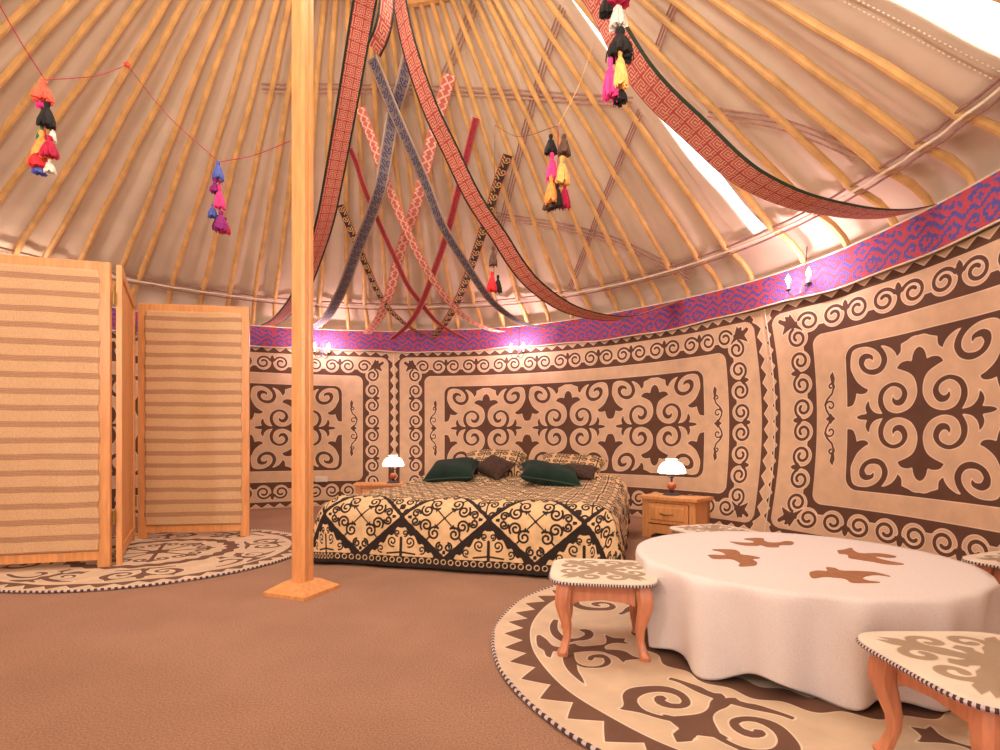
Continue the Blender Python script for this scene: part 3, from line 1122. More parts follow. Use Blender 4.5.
def screen_panel(a, b, z0=.015, z1=2.06, boarded=False):
    a, b = np.array(a), np.array(b)
    base = np.array([-2.606, 3.625])
    d = b - a
    L = float(np.hypot(*d))
    ang = math.atan2(d[1], d[0])
    M = Matrix.Translation((a[0] - base[0], a[1] - base[1], 0)) @ Matrix.Rotation(ang, 4, 'Z')
    w, t = .072, .0165
    fr = MB()
    fr.box((0, -t, z0), (w, t, z1), M=M, ch=.003)
    fr.box((L - w, -t, z0), (L, t, z1), M=M, ch=.003)
    fr.box((w, -t, z1 - w), (L - w, t, z1), M=M, ch=.003)
    fr.box((w, -t, z0 + .05), (L - w, t, z0 + .05 + w), M=M, ch=.003)
    frame = fr.build('frame', M_PINE, scr, smooth=False)
    if boarded:
        MB().box((w - .01, -.006, z0 + .10), (L - w + .01, .002, z1 - w + .01), M=M).build('backing_board', M_PINE, scr, smooth=False)
    n, m_ = 60, 110
    P = np.zeros((n, m_, 3))
    for i in range(n):
        for j in range(m_):
            u = i / (n - 1)
            v = j / (m_ - 1)
            ex = .004 * math.sin(v * 90) + .003 * math.sin(v * 37 + 2)
            x = (w - .012 + ex) + (L - 2 * w + .024 - 2 * ex * (1 if u > .5 else 0)) * u
            z = z0 + .05 + w - .012 + (z1 - z0 - .05 - 2 * w + .024) * v
            y = (t + .004 if boarded else -t - .004) + .0022 * math.sin(x * 26 + z * 2)
            P[i, j] = M @ Vector((x, y, z))
    grid_mesh('cloth_panel', P, M_STRIPE, scr, thick=.004)
    return M, L


q0, q1 = np.array([-3.515, 3.385]), np.array([-2.622, 3.618])
screen_panel(q0, q1)
q2, q3 = np.array([-2.593, 3.655]), np.array([-3.150, 4.610])
screen_panel(q2, q3, boarded=True)
q4, q5 = np.array([-3.145, 4.675]), np.array([-2.240, 4.800])
screen_panel(q4, q5)
for (x, y), zs in (((-2.606, 3.634), (.30, 1.78)), ((-3.150, 4.642), (.30, 1.78))):
    for z in zs:
        hb = MB()
        X, Y = x + 2.606, y - 3.625
        hb.box((X - .010, Y - .012, z), (X + .014, Y - .008, z + .09))
        hb.tube([(X, Y - .012, z), (X, Y - .012, z + .09)], .006, 8)
        hb.build('hinge', M_BRASS, scr)

# ------------------------------------------------------------------ bed
e1 = np.array([1.955, -.522]) / np.hypot(1.955, .522)
bang = math.atan2(e1[1], e1[0])
F0 = np.array([-1.31, 3.82])
fc = F0 + e1 * 1.01
bed = thing('double_bed', 'low double bed hidden under the patterned bedspread, against the back wall', 'bed', (fc[0], fc[1], 0), bang)
MB().box((-.95, .04, .06), (.95, 2.04, .26), ch=.01).build('bed_frame', M_PINE, bed, smooth=False)
MB().box((-.95, .03, .262), (.95, 2.04, .435), ch=.04).build('mattress', mat('mattress_cloth', (.7, .62, .55), .9), bed)
for sx in (-.88, .88):
    for y in (.1, 1.95):
        MB().box((sx - .03, y, 0), (sx + .03, y + .06, .06)).build('leg', M_PINE, bed, smooth=False)

TOPZ, DROP = .465, .53


def cover_pt(p, q):
    hx = .84 if p < 0 else .93                      # where the cover starts to roll over the edge
    ex = max(0.0, abs(p) - hx)
    ey = max(0.0, -q + .13)
    sx = 1 if p > 0 else -1
    r = .15
    top_rise = .07 * min(1, max(0, (q - 1.1) / .6)) ** 1.5
    bumpz = (.008 * math.sin(p * 7 + q * 4) * math.sin(q * 6 - p * 3) + .004 * math.sin(p * 15 + q * 11)) * min(1, max(.15, q * 4))
    x, y, z = p, q, TOPZ + top_rise + bumpz
    yb = .13
    e = math.hypot(ex, ey) if (ex > 0 and ey > 0) else max(ex, ey)
    if e > 0:
        dn = max(ex, ey)
        x = sx * (hx if ex > 0 else abs(p))
        y = yb if ey > 0 else q
        roll = min(dn, r * 1.57)
        out = r * math.sin(roll / r) if roll < r * 1.57 else r
        down = r * (1 - math.cos(roll / r)) + max(0, dn - r * 1.57)
        flare = .035 * (down / DROP)
        both = min(ex, ey)
        ux, uy = ex / math.hypot(ex, ey), ey / math.hypot(ex, ey)
        rad_ = out + flare + both * .22
        if ex > 0:
            x = sx * (hx + ux * rad_ + (.010 * math.sin(q * 14) * down / DROP if ey == 0 else 0))
        if ey > 0:
            y = yb - uy * (rad_ + .008 * math.sin(p * 12) * down / DROP)
        z = TOPZ + top_rise * (0 if ey > 0 else 1) - down + bumpz * max(0, 1 - down * 8)
        z = max(z, .012)
    return x, y, z


DW = .61


def cover_sd(Pp, Q):
    """negative: dark"""
    sd = np.full(Pp.shape, .02)
    qc = -.070
    k = np.round((Pp + .025) / DW) * DW - .025
    x, y = np.abs(Pp - k), Q - qc
    ay = np.abs(y)
    hw, hh = DW / 2, .262
    dia = (x / hw + ay / hh - 1) * (hw * hh / math.hypot(hw, hh))
    inside = dia < -.012
    # ornament inside a diamond: scrolls mirrored four ways
    s = seg_d(x, ay, [(0, 0), (.05, .047)]) - .005
    s = np.minimum(s, poly_sd(x, ay, [(.035, .06), (.055, .052), (.066, .032), (.075, .072)]))
    s = np.minimum(s, seg_d(x, ay, spiral(.072, .102, .046, .010, 230, 520, 26)) - .0068)
    s = np.minimum(s, seg_d(x, ay, spiral(.128, .050, .044, .010, 40, -520, 26)) - .0068)
    s = np.minimum(s, seg_d(x, ay, spiral(.030, .188, .030, .008, 270, 470, 20)) - .0065)
    s = np.minimum(s, seg_d(x, ay, spiral(.205, .026, .030, .008, 180, -470, 20)) - .0065)
    s = np.minimum(s, poly_sd(x, ay, [(-.01, .235), (.012, .235), (.010, .212), (-.01, .205)]))
    s = np.minimum(s, poly_sd(x, ay, [(.262, -.01), (.262, .008), (.235, .012), (.232, -.01)]))
    s = np.minimum(s, seg_d(x, ay, [(.105, .125), (.135, .155)]) - .006)
    sd = np.where(inside, s, sd)
    # black lattice band
    ring = (dia >= -.012)
    lat = np.maximum(-.010 - dia, dia - .018)
    sd = np.where(ring, lat, sd)
    # triangles between: cream scrolls on black
    xt = np.abs(np.abs(Pp - k) - hw)
    tri_low = ring & (dia > .018) & (y < 0)
    yy = -y
    edge_ = (.026 + .010 * np.cos(xt * 2 * PI / .062)) - (dia - .018)      # scalloped cream field
    st_ = seg_d(xt, yy, spiral(.062, .165, .036, .008, 110, -470, 24)) - .0055
    st_ = np.minimum(st_, seg_d(xt, yy, spiral(.028, .108, .022, .006, 100, -430, 20)) - .005)
    st_ = np.minimum(st_, seg_d(xt, yy, spiral(.148, .215, .028, .006, 110, -430, 20)) - .005)
    st_ = np.minimum(st_, seg_d(xt, yy, [(0, .14), (0, .262)]) - .010)
    st_ = np.minimum(st_, seg_d(xt, yy, [(.014, .235), (.10, .245)]) - .006)
    t = np.minimum(-edge_, st_)
    sd = np.where(tri_low, t, sd)
    # the top: dense small scrolls
    topm = (y > 0) & (dia > .018)
    u, v = Pp * 1.0, Q
    cu = np.abs((u / .17) % 1 - .5) * .17
    cv = np.abs((v / .17) % 1 - .5) * .17
    d = seg_d(cu, cv, spiral(.040, .042, .036, .008, 200, 500, 20)) - .0062
    d = np.minimum(d, np.abs(cu) - .005)
    d = np.minimum(d, np.hypot(cu - .078, cv - .078) - .014)
    sd = np.where(topm, d, sd)
    # lower border: black with rows of small rings
    hem = Q < -.333
    ru = (Pp / .052) % 1 * .052 - .026
    ring2 = .0035 - np.abs(np.hypot(ru, Q + .355) - .016)
    ring2 = np.where(Q < -.376, -.02, -(-ring2))
    sd = np.where(hem, ring2, sd)
    return sd


pn, qn = 430, 370
pp = np.linspace(-.84 - DROP, .93 + DROP, pn)
qq = np.linspace(-DROP + .13, 2.06, qn)
PP, QQ = np.meshgrid(pp, qq, indexing='ij')
CP = np.zeros((pn, qn, 3))
for i in range(pn):
    for j in range(qn):
        CP[i, j] = cover_pt(pp[i], qq[j])
# on the side drops measure the pattern from the floor edge as on the front
SD = cover_sd(PP, QQ)
EDG = np.where(PP < 0, .955, 1.045)
sidem = np.abs(PP) > EDG
QS = -(np.abs(PP) - EDG)
SD = np.where(sidem & (QQ > QS), cover_sd(QQ, QS), SD)
cov = thing('bedspread', 'black and cream bedspread with large scroll-filled diamonds, draped over the bed', 'bedspread', (fc[0], fc[1], 0), bang)
M_COVER = felt('bedspread_cloth', (.72, .50, .27), (.020, .011, .009), None, soft=.0012, amount=.14, scale=18, bumps=.25)
grid_mesh('cover', CP, M_COVER, cov, attr=SD, thick=.006)


def cushion_pts(w, h_, t, n=44, puff=1.0, seed=0):
    top = np.zeros((n, n, 3))
    bot = np.zeros((n, n, 3))
    for i in range(n):
        for j in range(n):
            u, v = -1 + 2 * i / (n - 1), -1 + 2 * j / (n - 1)
            pin = 1 - .13 * (1 - abs(u) ** 2) * abs(v) ** 3 
            pin2 = 1 - .13 * (1 - abs(v) ** 2) * abs(u) ** 3
            x, y = u * w / 2 * pin2, v * h_ / 2 * pin
            k = ((1 - u ** 4) * (1 - v ** 4))
            z = t / 2 * max(k, 0) ** .5 * (1 + .06 * math.sin(4 * u + 3 * v + seed))
            top[i, j] = (x, y, z)
            bot[i, j] = (x, y, -z * .8)
    return top, bot


def pillow(name, lab, cat, locn, rot, size, m_, attr=False, group=None, sag=0, edge=None):
    w, h_, t = size
    top, bot = cushion_pts(w, h_, t, 90 if attr else 44, seed=locn[0] * 5)
    n = top.shape[0]
    P = np.concatenate([top, bot[::-1]], axis=0)
    P = np.concatenate([top, bot[:, ::-1]], axis=1) if False else P
    a = None
    if attr:
        X, Y = P[..., 0], P[..., 1]
        cu = np.abs((X / .17) % 1 - .5) * .17
        cv = np.abs((Y / .17) % 1 - .5) * .17
        a = seg_d(cu, cv, spiral(.040, .042, .036, .008, 200, 500, 20)) - .0065
        a = np.minimum(a, seg_d(cu, cv, [(0, 0), (0, .085)]) - .005)
    if sag:
        P[..., 2] += sag * (P[..., 0] / w * 2) ** 2
    root = thing(name, lab, cat, locn, 0, group)
    root.rotation_euler = rot
    grid_mesh('cover', P, m_, root, attr=a, flip=False)
    if edge:
        n = 60
        pts = []
        for k in range(4 * 16):
            s_, t_ = divmod(k, 16)
            f = -1 + 2 * t_ / 16
            u, v = [(f, -1), (1, f), (-f, 1), (-1, -f)][s_]
            pin = 1 - .13 * (1 - abs(u) ** 2) * abs(v) ** 3
            pin2 = 1 - .13 * (1 - abs(v) ** 2) * abs(u) ** 3
            z = sag * (u * pin2) ** 2
            pts.append((u * w / 2 * pin2, v * h_ / 2 * pin, z))
        MB().tube(pts, .006, 6, closed=True).build('piping', edge, root)
    return root


def bedw(p, q, z):
    """bed coordinates to world"""
    e2 = np.array([-e1[1], e1[0]])
    w = fc + e1 * p + e2 * q
    return (w[0], w[1], z)


M_GREEN = mat('green_velvet', (.006, .024, .015), .95, .35, 7, .3)
M_GREENP = mat('green_piping', (.02, .055, .035), .6)
pillow('green_cushion', 'dark green velvet cushion on the left half of the bed', 'cushion', bedw(-.52, 1.50, .575), (18 * D2R, -4 * D2R, bang + 4 * D2R), (.48, .40, .20), M_GREEN, edge=M_GREENP)
pillow('green_cushion', 'dark green velvet cushion on the right half of the bed', 'cushion', bedw(.44, 1.36, .565), (14 * D2R, 9 * D2R, bang + 14 * D2R), (.54, .38, .18), M_GREEN, edge=M_GREENP)
M_PIL = felt('pillow_cloth', (.66, .44, .22), (.035, .02, .012), None, soft=.0015, amount=.14, scale=18, bumps=.2)
pillow('patterned_pillow', 'scroll-patterned bed pillow leaning behind the left green cushion', 'pillow', bedw(-.22, 1.84, .63), (28 * D2R, 0, bang + 3 * D2R), (.66, .44, .20), M_PIL, True)
pillow('patterned_pillow', 'scroll-patterned bed pillow leaning behind the right green cushion', 'pillow', bedw(.56, 1.82, .605), (24 * D2R, 4 * D2R, bang - 3 * D2R), (.66, .44, .18), M_PIL, True)
M_FUR = mat('brown_plush', (.06, .03, .02), .9, .3, 30, .6)
pillow('plush_cushion', 'small dark brown plush cushion between the left green cushion and the pillow', 'cushion', bedw(-.14, 1.62, .615), (35 * D2R, 14 * D2R, bang - 35 * D2R), (.36, .26, .12), M_FUR)
pillow('plush_cushion', 'small dark brown plush cushion behind the right green cushion', 'cushion', bedw(.66, 1.62, .585), (22 * D2R, 6 * D2R, bang - 10 * D2R), (.34, .22, .09), M_FUR)

# ------------------------------------------------------------------ bedside cabinets and lamps


def nightstand(lab, x, y, rz, drawn=True):
    r = thing('bedside_cabinet', lab, 'bedside cabinet', (x, y, 0), rz)
    W, Dp, Hh = .50, .30, .374
    b = MB()
    b.box((0, .012, .0), (.055, .05, Hh - .03), ch=.003)
    b.box((W - .055, .012, .0), (W, .05, Hh - .03), ch=.003)
    b.box((0, .05, .04), (.02, Dp, Hh - .03))
    b.box((W - .02, .05, .04), (W, Dp, Hh - .03))
    b.box((0, Dp - .05, 0), (.04, Dp, Hh - .03))
    b.box((W - .04, Dp - .05, 0), (W, Dp, Hh - .03))
    b.box((.02, Dp - .02, .04), (W - .02, Dp, Hh - .03))
    b.box((.055, .016, .045), (W - .055, .04, .125), ch=.002)
    b.box((.055, .014, Hh - .055), (W - .055, .04, Hh - .03))
    b.build('body', M_PINE, r, smooth=False)
    # shaped plinth corners
    for s in (0, 1):
        poly = [(.055, .0), (.055, .046), (.125, .046), (.105, .030), (.085, .022), (.078, .0)]
        if s:
            poly = [(W - a, c) for a, c in poly][::-1]
        M = Matrix(((1, 0, 0, 0), (0, 0, 1, .018), (0, 1, 0, 0), (0, 0, 0, 1)))
        MB().prism(poly, 0, .02, M=M).build('plinth_bracket', M_PINE, r, smooth=False)
    MB().box((-.03, -.022, Hh - .03), (W + .03, Dp + .01, Hh), ch=.006).build('top', M_PINE, r, smooth=False)
    d = MB()
    d.box((.062, .004, .135), (W - .062, .03, Hh - .06), ch=.003)
    x0, x1, z0, z1 = .062, W - .062, .135, Hh - .06
    i = .026
    # raised field with sloping sides
    vs = [(x0 + i, .004, z0 + i), (x1 - i, .004, z0 + i), (x1 - i, .004, z1 - i), (x0 + i, .004, z1 - i),
          (x0 + i + .012, -.008, z0 + i + .012), (x1 - i - .012, -.008, z0 + i + .012), (x1 - i - .012, -.008, z1 - i - .012), (x0 + i + .012, -.008, z1 - i - .012)]
    d.add(vs, [(0, 1, 5, 4), (1, 2, 6, 5), (2, 3, 7, 6), (3, 0, 4, 7), (4, 5, 6, 7)])
    dr = d.build('drawer', M_PINE, r, smooth=False)
    hn = MB()
    pts = [(W / 2 - .065, -.012, .226), (W / 2 - .045, -.022, .224), (W / 2, -.030, .218), (W / 2 + .045, -.022, .224), (W / 2 + .065, -.012, .226)]
    hn.tube(smooth_line(pts, 18), [.004 + .004 * math.sin(PI * k / 17) for k in range(18)], 8)
    for s in (-.055, .055):
        hn.tube([(W / 2 + s, -.004, .226), (W / 2 + s, -.018, .226)], .005, 8)
    hn.build('handle', M_BRASS, dr)
    return r


ns = np.array([1.283, 4.87])
ne_ = np.array([1.66, 4.50])
ra = math.atan2(*(ne_ - ns)[::-1])
nightstand('pine bedside cabinet with one drawer, standing right of the bed', ns[0], ns[1], ra)
nightstand('pine bedside cabinet mostly hidden behind the left side of the bed', -1.66, 6.18, 8 * D2R)

M_SHADE = glow('glowing_glass', (1.0, .90, .78), 3.5)


def bed_lamp(lab, x, y, z):
    r = thing('table_lamp', lab, 'lamp', (x, y, z))
    MB().lathe([(.078, 0), (.078, .008), (.062, .014), (.052, .022), (.034, .030), (.018, .036), (.014, .046)], 28).build('base', M_IRON, r)
    MB().lathe([(.012, .046), (.026, .052), (.038, .066), (.042, .082), (.038, .098), (.026, .112), (.012, .118)], 24).build('wooden_ball', mat('lamp_ball', (.45, .11, .04), .3), r)
    MB().lathe([(.010, .118), (.008, .150), (.018, .156), (.020, .162), (.008, .168), (.008, .20)], 16).build('stem', M_IRON, r)
    arm = MB()
    for k in range(3):
        a = k * 2 * PI / 3 + .4
        pts = [(0.008 * math.cos(a), .008 * math.sin(a), .155), (.03 * math.cos(a), .03 * math.sin(a), .165), (.045 * math.cos(a), .045 * math.sin(a), .185), (.042 * math.cos(a), .042 * math.sin(a), .20)]
        arm.tube(smooth_line(pts, 10), .0035, 6)
    arm.build('shade_holder', M_IRON, r)
    fr = lambda a, zz_: 1 + .10 * math.sin(a * 8) * min(1, max(0, (.235 - zz_) / .05)) + .03 * math.sin(a * 8)
    MB().lathe([(.100, .195), (.118, .205), (.118, .225), (.112, .250), (.098, .275), (.076, .296), (.045, .308), (.038, .312), (.055, .325), (.050, .327), (.03, .312)], 64, fr=fr).build('glass_shade', M_SHADE, r)
    L = light('lamp_light', 'POINT', (0, 0, .26), 16, (1.0, .72, .5), .11)
    L.parent = r
    return r


lp = on_plane(671, 489.5, .375)
lp = np.array([1.56, 4.88, .374])
bed_lamp('lit glass-shaded table lamp on the cabinet right of the bed', lp[0], lp[1], .374)
bed_lamp('lit glass-shaded table lamp behind the bed on the left', -1.26, 6.34, .374)
pts = smooth_line([(1.60, 4.85, .380), (1.68, 4.80, .379), (1.74, 4.80, .379), (1.80, 4.84, .379), (1.86, 4.86, .36), (1.90, 4.87, .2), (1.92, 4.88, .02)], 30)
tag(MB().tube(pts, .003, 6).build('lamp_cord', M_IRON), 'thin dark lamp cord trailing over the right cabinet to the floor', 'cord')

# ------------------------------------------------------------------ wall sconces
M_BULB = glow('lit_bulb', (1.0, .88, .88), 20.0)


def sconce(px, py, lab, spread=.085, p=None, power=19, col=(1.0, .66, .72)):
    p = on_wall(px, py, 4.02) if p is None else p
    a = math.atan2(p[1] - CY, p[0] - CX)
    r = thing('wall_sconce', lab, 'wall lamp', tuple(p), a + PI / 2)
    # local +y points into the room
    MB().lathe([(.03, 0), (.03, .008), (.012, .014)], 16).build('hook_rose', M_IRON, r).rotation_euler = (-PI / 2, 0, 0)
    st = MB()
    st.tube([(0, .012, .30), (0, .03, .05), (0, .05, -.01)], .004, 6)
    st.tube(smooth_line([(0, .05, -.01), (.014, .06, -.05), (0, .075, -.09), (-.014, .06, -.05), (0, .05, -.01)], 20), .004, 6)
    st.tube([(0, .0, -.02), (0, .06, -.03)], .005, 6)
    st.build('hanger', M_IRON, r)
    for s in (-1, 1):
        ar = MB()
        pts = [(0, .06, -.07), (s * .03, .085, -.105), (s * .065, .10, -.10), (s * spread, .105, -.06), (s * spread, .105, -.045)]
        ar.tube(smooth_line(pts, 22), .0045, 7)
        ar.lathe([(.006, -.05), (.022, -.044), (.024, -.038), (.010, -.036)], 14, c=(s * spread, .105, 0))
        arm = ar.build('arm', M_IRON, r)
        MB().lathe([(.011, -.038), (.011, .012), (.008, .014)], 12, c=(s * spread, .105, 0)).build('candle_sleeve', mat('candle_sleeve', (.30, .2, .17), .5), arm)
        MB().lathe([(.006, .012), (.016, .026), (.020, .042), (.016, .060), (.007, .078), (.001, .092)], 16, c=(s * spread, .105, 0)).build('bulb', M_BULB, arm)
        L = light('bulb_light', 'POINT', (s * spread, .125, .05), power, col, .03)
        L.parent = r
    return r


sconce(322, 351, 'two-bulb iron wall lamp just right of the wooden post')
sconce(520, 351, 'two-bulb iron wall lamp above the middle of the bed')
sconce(808, 283, 'two-bulb iron wall lamp above the seam beside the right carpet', .10)

sconce(3, 304, 'two-bulb iron wall lamp on the wall behind the folding screen', power=9, col=(1.0, .74, .60))
sconce(0, 0, 'added unseen two-bulb iron wall lamp left of the viewer, casting the floor shadow', p=(-2.95, -.45, 2.06), power=66, col=(1.0, .88, .94))  # added out of view to throw the shadow edge across the floor
# unseen partition, added to block that lamp and shade the near floor
blocker = thing('shade_partition', 'added unseen wooden partition that blocks light to shade the floor', 'partition', (-2.375, .09, 0), math.atan2(-.415, .91))
MB().box((-.62, -.012, .06), (.62, .012, 1.59)).build('board', M_PINE, blocker, smooth=False)
for q in (-.66, .62):
    MB().box((q, -.025, 0), (q + .05, .025, 1.65), ch=.004).build('post', M_PINE, blocker, smooth=False)
MB().box((-.66, -.025, 1.59), (.67, .025, 1.65), ch=.004).build('rail', M_PINE, blocker, smooth=False)

# socket plate on the wall carpet
p = on_wall(321.5, 479, 4.085)
a = math.atan2(p[1] - CY, p[0] - CX)
so = thing('wall_socket', 'double white power socket low on the wall behind the bed corner', 'socket', tuple(p), a + PI / 2)
M_WHITE = mat('white_plastic', (.75, .68, .58), .4)
MB().box((-.078, 0, -.038), (.078, .012, .038), ch=.004).build('plate', M_WHITE, so)
for s in (-.038, .038):
    o = MB().lathe([(.026, 0), (.026, .004), (.020, .004), (.018, .001)], 20).build('outlet', M_WHITE, so)
    o.location = (s, .012, 0)
    o.rotation_euler = (-PI / 2, 0, 0)

# ------------------------------------------------------------------ table and cloth
TX, TY, TZ, TR = 1.235, 2.272, .369, .645
tb = thing('round_table', 'low round table hidden under the white tablecloth', 'table', (TX, TY, .018))
MB().lathe([(.555, .318), (.565, .326), (.565, .338), (.555, .342)], 48).build('tabletop', M_STOOLW, tb)
for k in range(4):
    a = PI / 4 + k * PI / 2
    MB().tube([(.42 * math.cos(a), .42 * math.sin(a), 0), (.42 * math.cos(a), .42 * math.sin(a), .32)], [.022, .035], 10).build('leg', M_STOOLW, tb)
m, nt, bs = new_mat('white_linen')
nz = noise(nt, 180, 2, stretch=(1, 1, 1))
nt.links.new(vary(nt, rgb(nt, (.80, .735, .70)), nz, .05), bs.inputs['Base Color'])
bs.inputs['Roughness'].default_value = .85
bump(nt, bs, nz, .15, .003)
M_LINEN = m
na_, nr_ = 360, 60
P = np.zeros((na_, nr_, 3))
for i in range(na_):
    a = 2 * PI * i / na_
    fold = .5 * math.sin(a * 14 + .9 * math.sin(a * 3)) + .35 * math.sin(a * 17 + 1.1) + .3 * math.sin(a * 5 + 2)
    hem = .045 + .020 * math.sin(a * 11 + .6) + .014 * math.sin(a * 6 + 2.2)
    for j in range(nr_):
        if j < 24:
            rr_ = TR * (j / 24) * .985
            z = TZ
        else:
            t = (j - 24) / (nr_ - 25)
            dn = (TZ - hem) * t
            rr_ = TR * .985 + .012 * (1 - math.exp(-dn / .012)) + (.040 * fold - .014 - .026 * t + .008 * math.sin(a * 23 + 2 * math.sin(a * 4))) * (t ** .5)
            z = TZ - dn - .004 * (1 - math.exp(-dn / .01))
        P[i, j] = (rr_ * math.cos(a), rr_ * math.sin(a), z)
tc_ = thing('tablecloth', 'white linen tablecloth with four brown applique shapes, draped to the floor', 'tablecloth', (TX, TY, 0))
grid_mesh('cloth', P, M_LINEN, tc_, closed_u=True, thick=.004)
M_APP = mat('brown_applique', (.36, .155, .065), .9, .12, 40, .2)
for T in (T1, T2, T3, T4):
    q = smooth_line(T + [T[0]], 90)[:-1]
    MB().prism([tuple(p) for p in q], TZ + .001, TZ + .0045).build('applique', M_APP, tc_, smooth=False)

# ------------------------------------------------------------------ stools


def stool_sd(X, Y):
    ax, ay = np.abs(X), np.abs(Y)
    d = np.hypot(ax, ay) - .045
    d = np.minimum(d, seg_d(ax, ay, [(0, 0), (.075, .075)]) - .022)
    # horns to the corners
    hi, lo = np.maximum(ax, ay), np.minimum(ax, ay)
    d = np.minimum(d, poly_sd(hi, lo, [(.045, .02), (.085, .045), (.115, .085), (.150, .110), (.165, .150), (.120, .128), (.085, .085), (.04, .05)]))
    d = np.minimum(d, seg_d(hi, lo, spiral(.128, .048, .040, .014, 120, -330, 18)) - .012)
    d = np.minimum(d, poly_sd(hi, lo, [(0, -.02), (.07, -.016), (.085, -.026), (.105, 0), (.085, .026), (.07, .016), (0, .02)]))
    return d


def make_stool(lab, x, y, rz, H_=.318, S2_=.21):
    r = thing('stool', lab, 'stool', (x, y, .017), rz)
    H_ = H_ - .017
    n = 76
    u = np.linspace(-1, 1, n)
    U_, V_ = np.meshgrid(u, u, indexing='ij')
    # rounded square
    k = 5.0
    nrm = np.maximum((np.abs(U_) ** k + np.abs(V_) ** k) ** (1 / k), 1e-6)
    mx_ = np.maximum(np.abs(U_), np.abs(V_))
    f = np.where(nrm > 0, mx_ / nrm, 1)
    X, Y = U_ * f * S2_, V_ * f * S2_
    Z = H_ - .004 * mx_ ** 4
    P = np.stack([X, Y, Z], axis=-1)
    grid_mesh('felt_seat', P, felt('felt_seat', (.78, .68, .54), (.38, .28, .18), (.72, .62, .48), .003, bumps=.5), r, attr=stool_sd(X / S2_ * .21, Y / S2_ * .21), thick=.012)
    e = MB()
    m_ = 260
    ring = []
    for i in range(m_ * 2):
        a = 2 * PI * i / (m_ * 2)
        ca, sa = math.cos(a), math.sin(a)
        q = (abs(ca) ** k + abs(sa) ** k) ** (-1 / k)
        ring.append((ca * q * S2_, sa * q * S2_, H_ - .008))
    for i in range(m_):
        e.tube([ring[2 * i], ring[2 * i + 1], ring[(2 * i + 2) % (2 * m_)]], .0062, 6, mi=i % 2, caps=False)
    e.build('stitched_edge', [M_DARK, mat('pale_stitch', (.62, .52, .5), .9)], r)
    g = .155
    MB().box((-g, -g, H_ - .030), (g, g, H_ - .008), ch=.004).build('seat_board', M_STOOLW, r, smooth=False)
    ap = MB()
    for q in range(4):
        M = Matrix.Rotation(q * PI / 2, 4, 'Z')
        L = g - .035
        poly = [(-L, H_ - .03), (-L, H_ - .105), (-L * .8, H_ - .092), (0, H_ - .082), (L * .8, H_ - .092), (L, H_ - .105), (L, H_ - .03)]
        M2 = M @ Matrix(((1, 0, 0, 0), (0, 0, 1, -g + .010), (0, 1, 0, 0), (0, 0, 0, 1)))
        ap.prism(poly, 0, .018, M=M2)
    ap.build('apron', M_STOOLW, r, smooth=False)
    for sx in (-1, 1):
        for sy in (-1, 1):
            lg = MB()
            prof = [(0, .155, .020), (.012, .158, .021), (.03, .150, .016), (.07, .140, .015), (.11, .140, .018), (.16, .150, .024), (.20, .158, .028), (.235, .156, .030), (H_ - .012, .148, .030)]
            vs, fs = [], []
            zq = np.linspace(0, H_ - .012, 22)
            for z in zq:
                c_ = np.interp(z, [p[0] for p in prof], [p[1] for p in prof])
                w_h = np.interp(z, [p[0] for p in prof], [p[2] for p in prof])
                cx_, cy_ = sx * c_, sy * c_
                ring_ = [(-1, -.55), (-.55, -1), (.55, -1), (1, -.55), (1, .55), (.55, 1), (-.55, 1), (-1, .55)]
                vs += [(cx_ + w_h * a_, cy_ + w_h * b_, z) for a_, b_ in ring_]
            for i in range(21):
                for k_ in range(8):
                    l = (k_ + 1) % 8
                    fs.append((i * 8 + k_, i * 8 + l, (i + 1) * 8 + l, (i + 1) * 8 + k_))
            fs.append(tuple(range(7, -1, -1)))
            fs.append(tuple(range(21 * 8, 22 * 8)))
            lg.add(vs, fs).build('leg', M_STOOLW, r, auto=30)
    return r


make_stool('low wooden stool with a felt seat standing between the bed and the table', .425, 2.235, -9 * D2R)
make_stool('low wooden stool with a felt seat in the lower right corner, before the table', 1.185, 1.285, 0, S2_=.225)
make_stool('low wooden stool mostly hidden behind the table, near the pine cabinet', 1.30, 3.26, 20 * D2R)
make_stool('low wooden stool partly hidden behind the table at the right edge', 2.40, 2.36, 24 * D2R, S2_=.235)

# ------------------------------------------------------------------ strings and tassels
YARN = {k: mat('yarn_' + k, c, .95, .25, 60, .5) for k, c in {
    'pink': (.80, .05, .24), 'red': (.75, .03, .04), 'orange': (.90, .30, .07), 'coral': (.92, .12, .07), 'black': (.015, .013, .012), 'green': (.02, .20, .06),
    'blue': (.08, .12, .42), 'white': (.75, .66, .56), 'purple': (.26, .02, .18), 'gold': (.88, .48, .14), 'brown': (.12, .06, .035), 'crimson': (.42, .01, .05)}.items()}


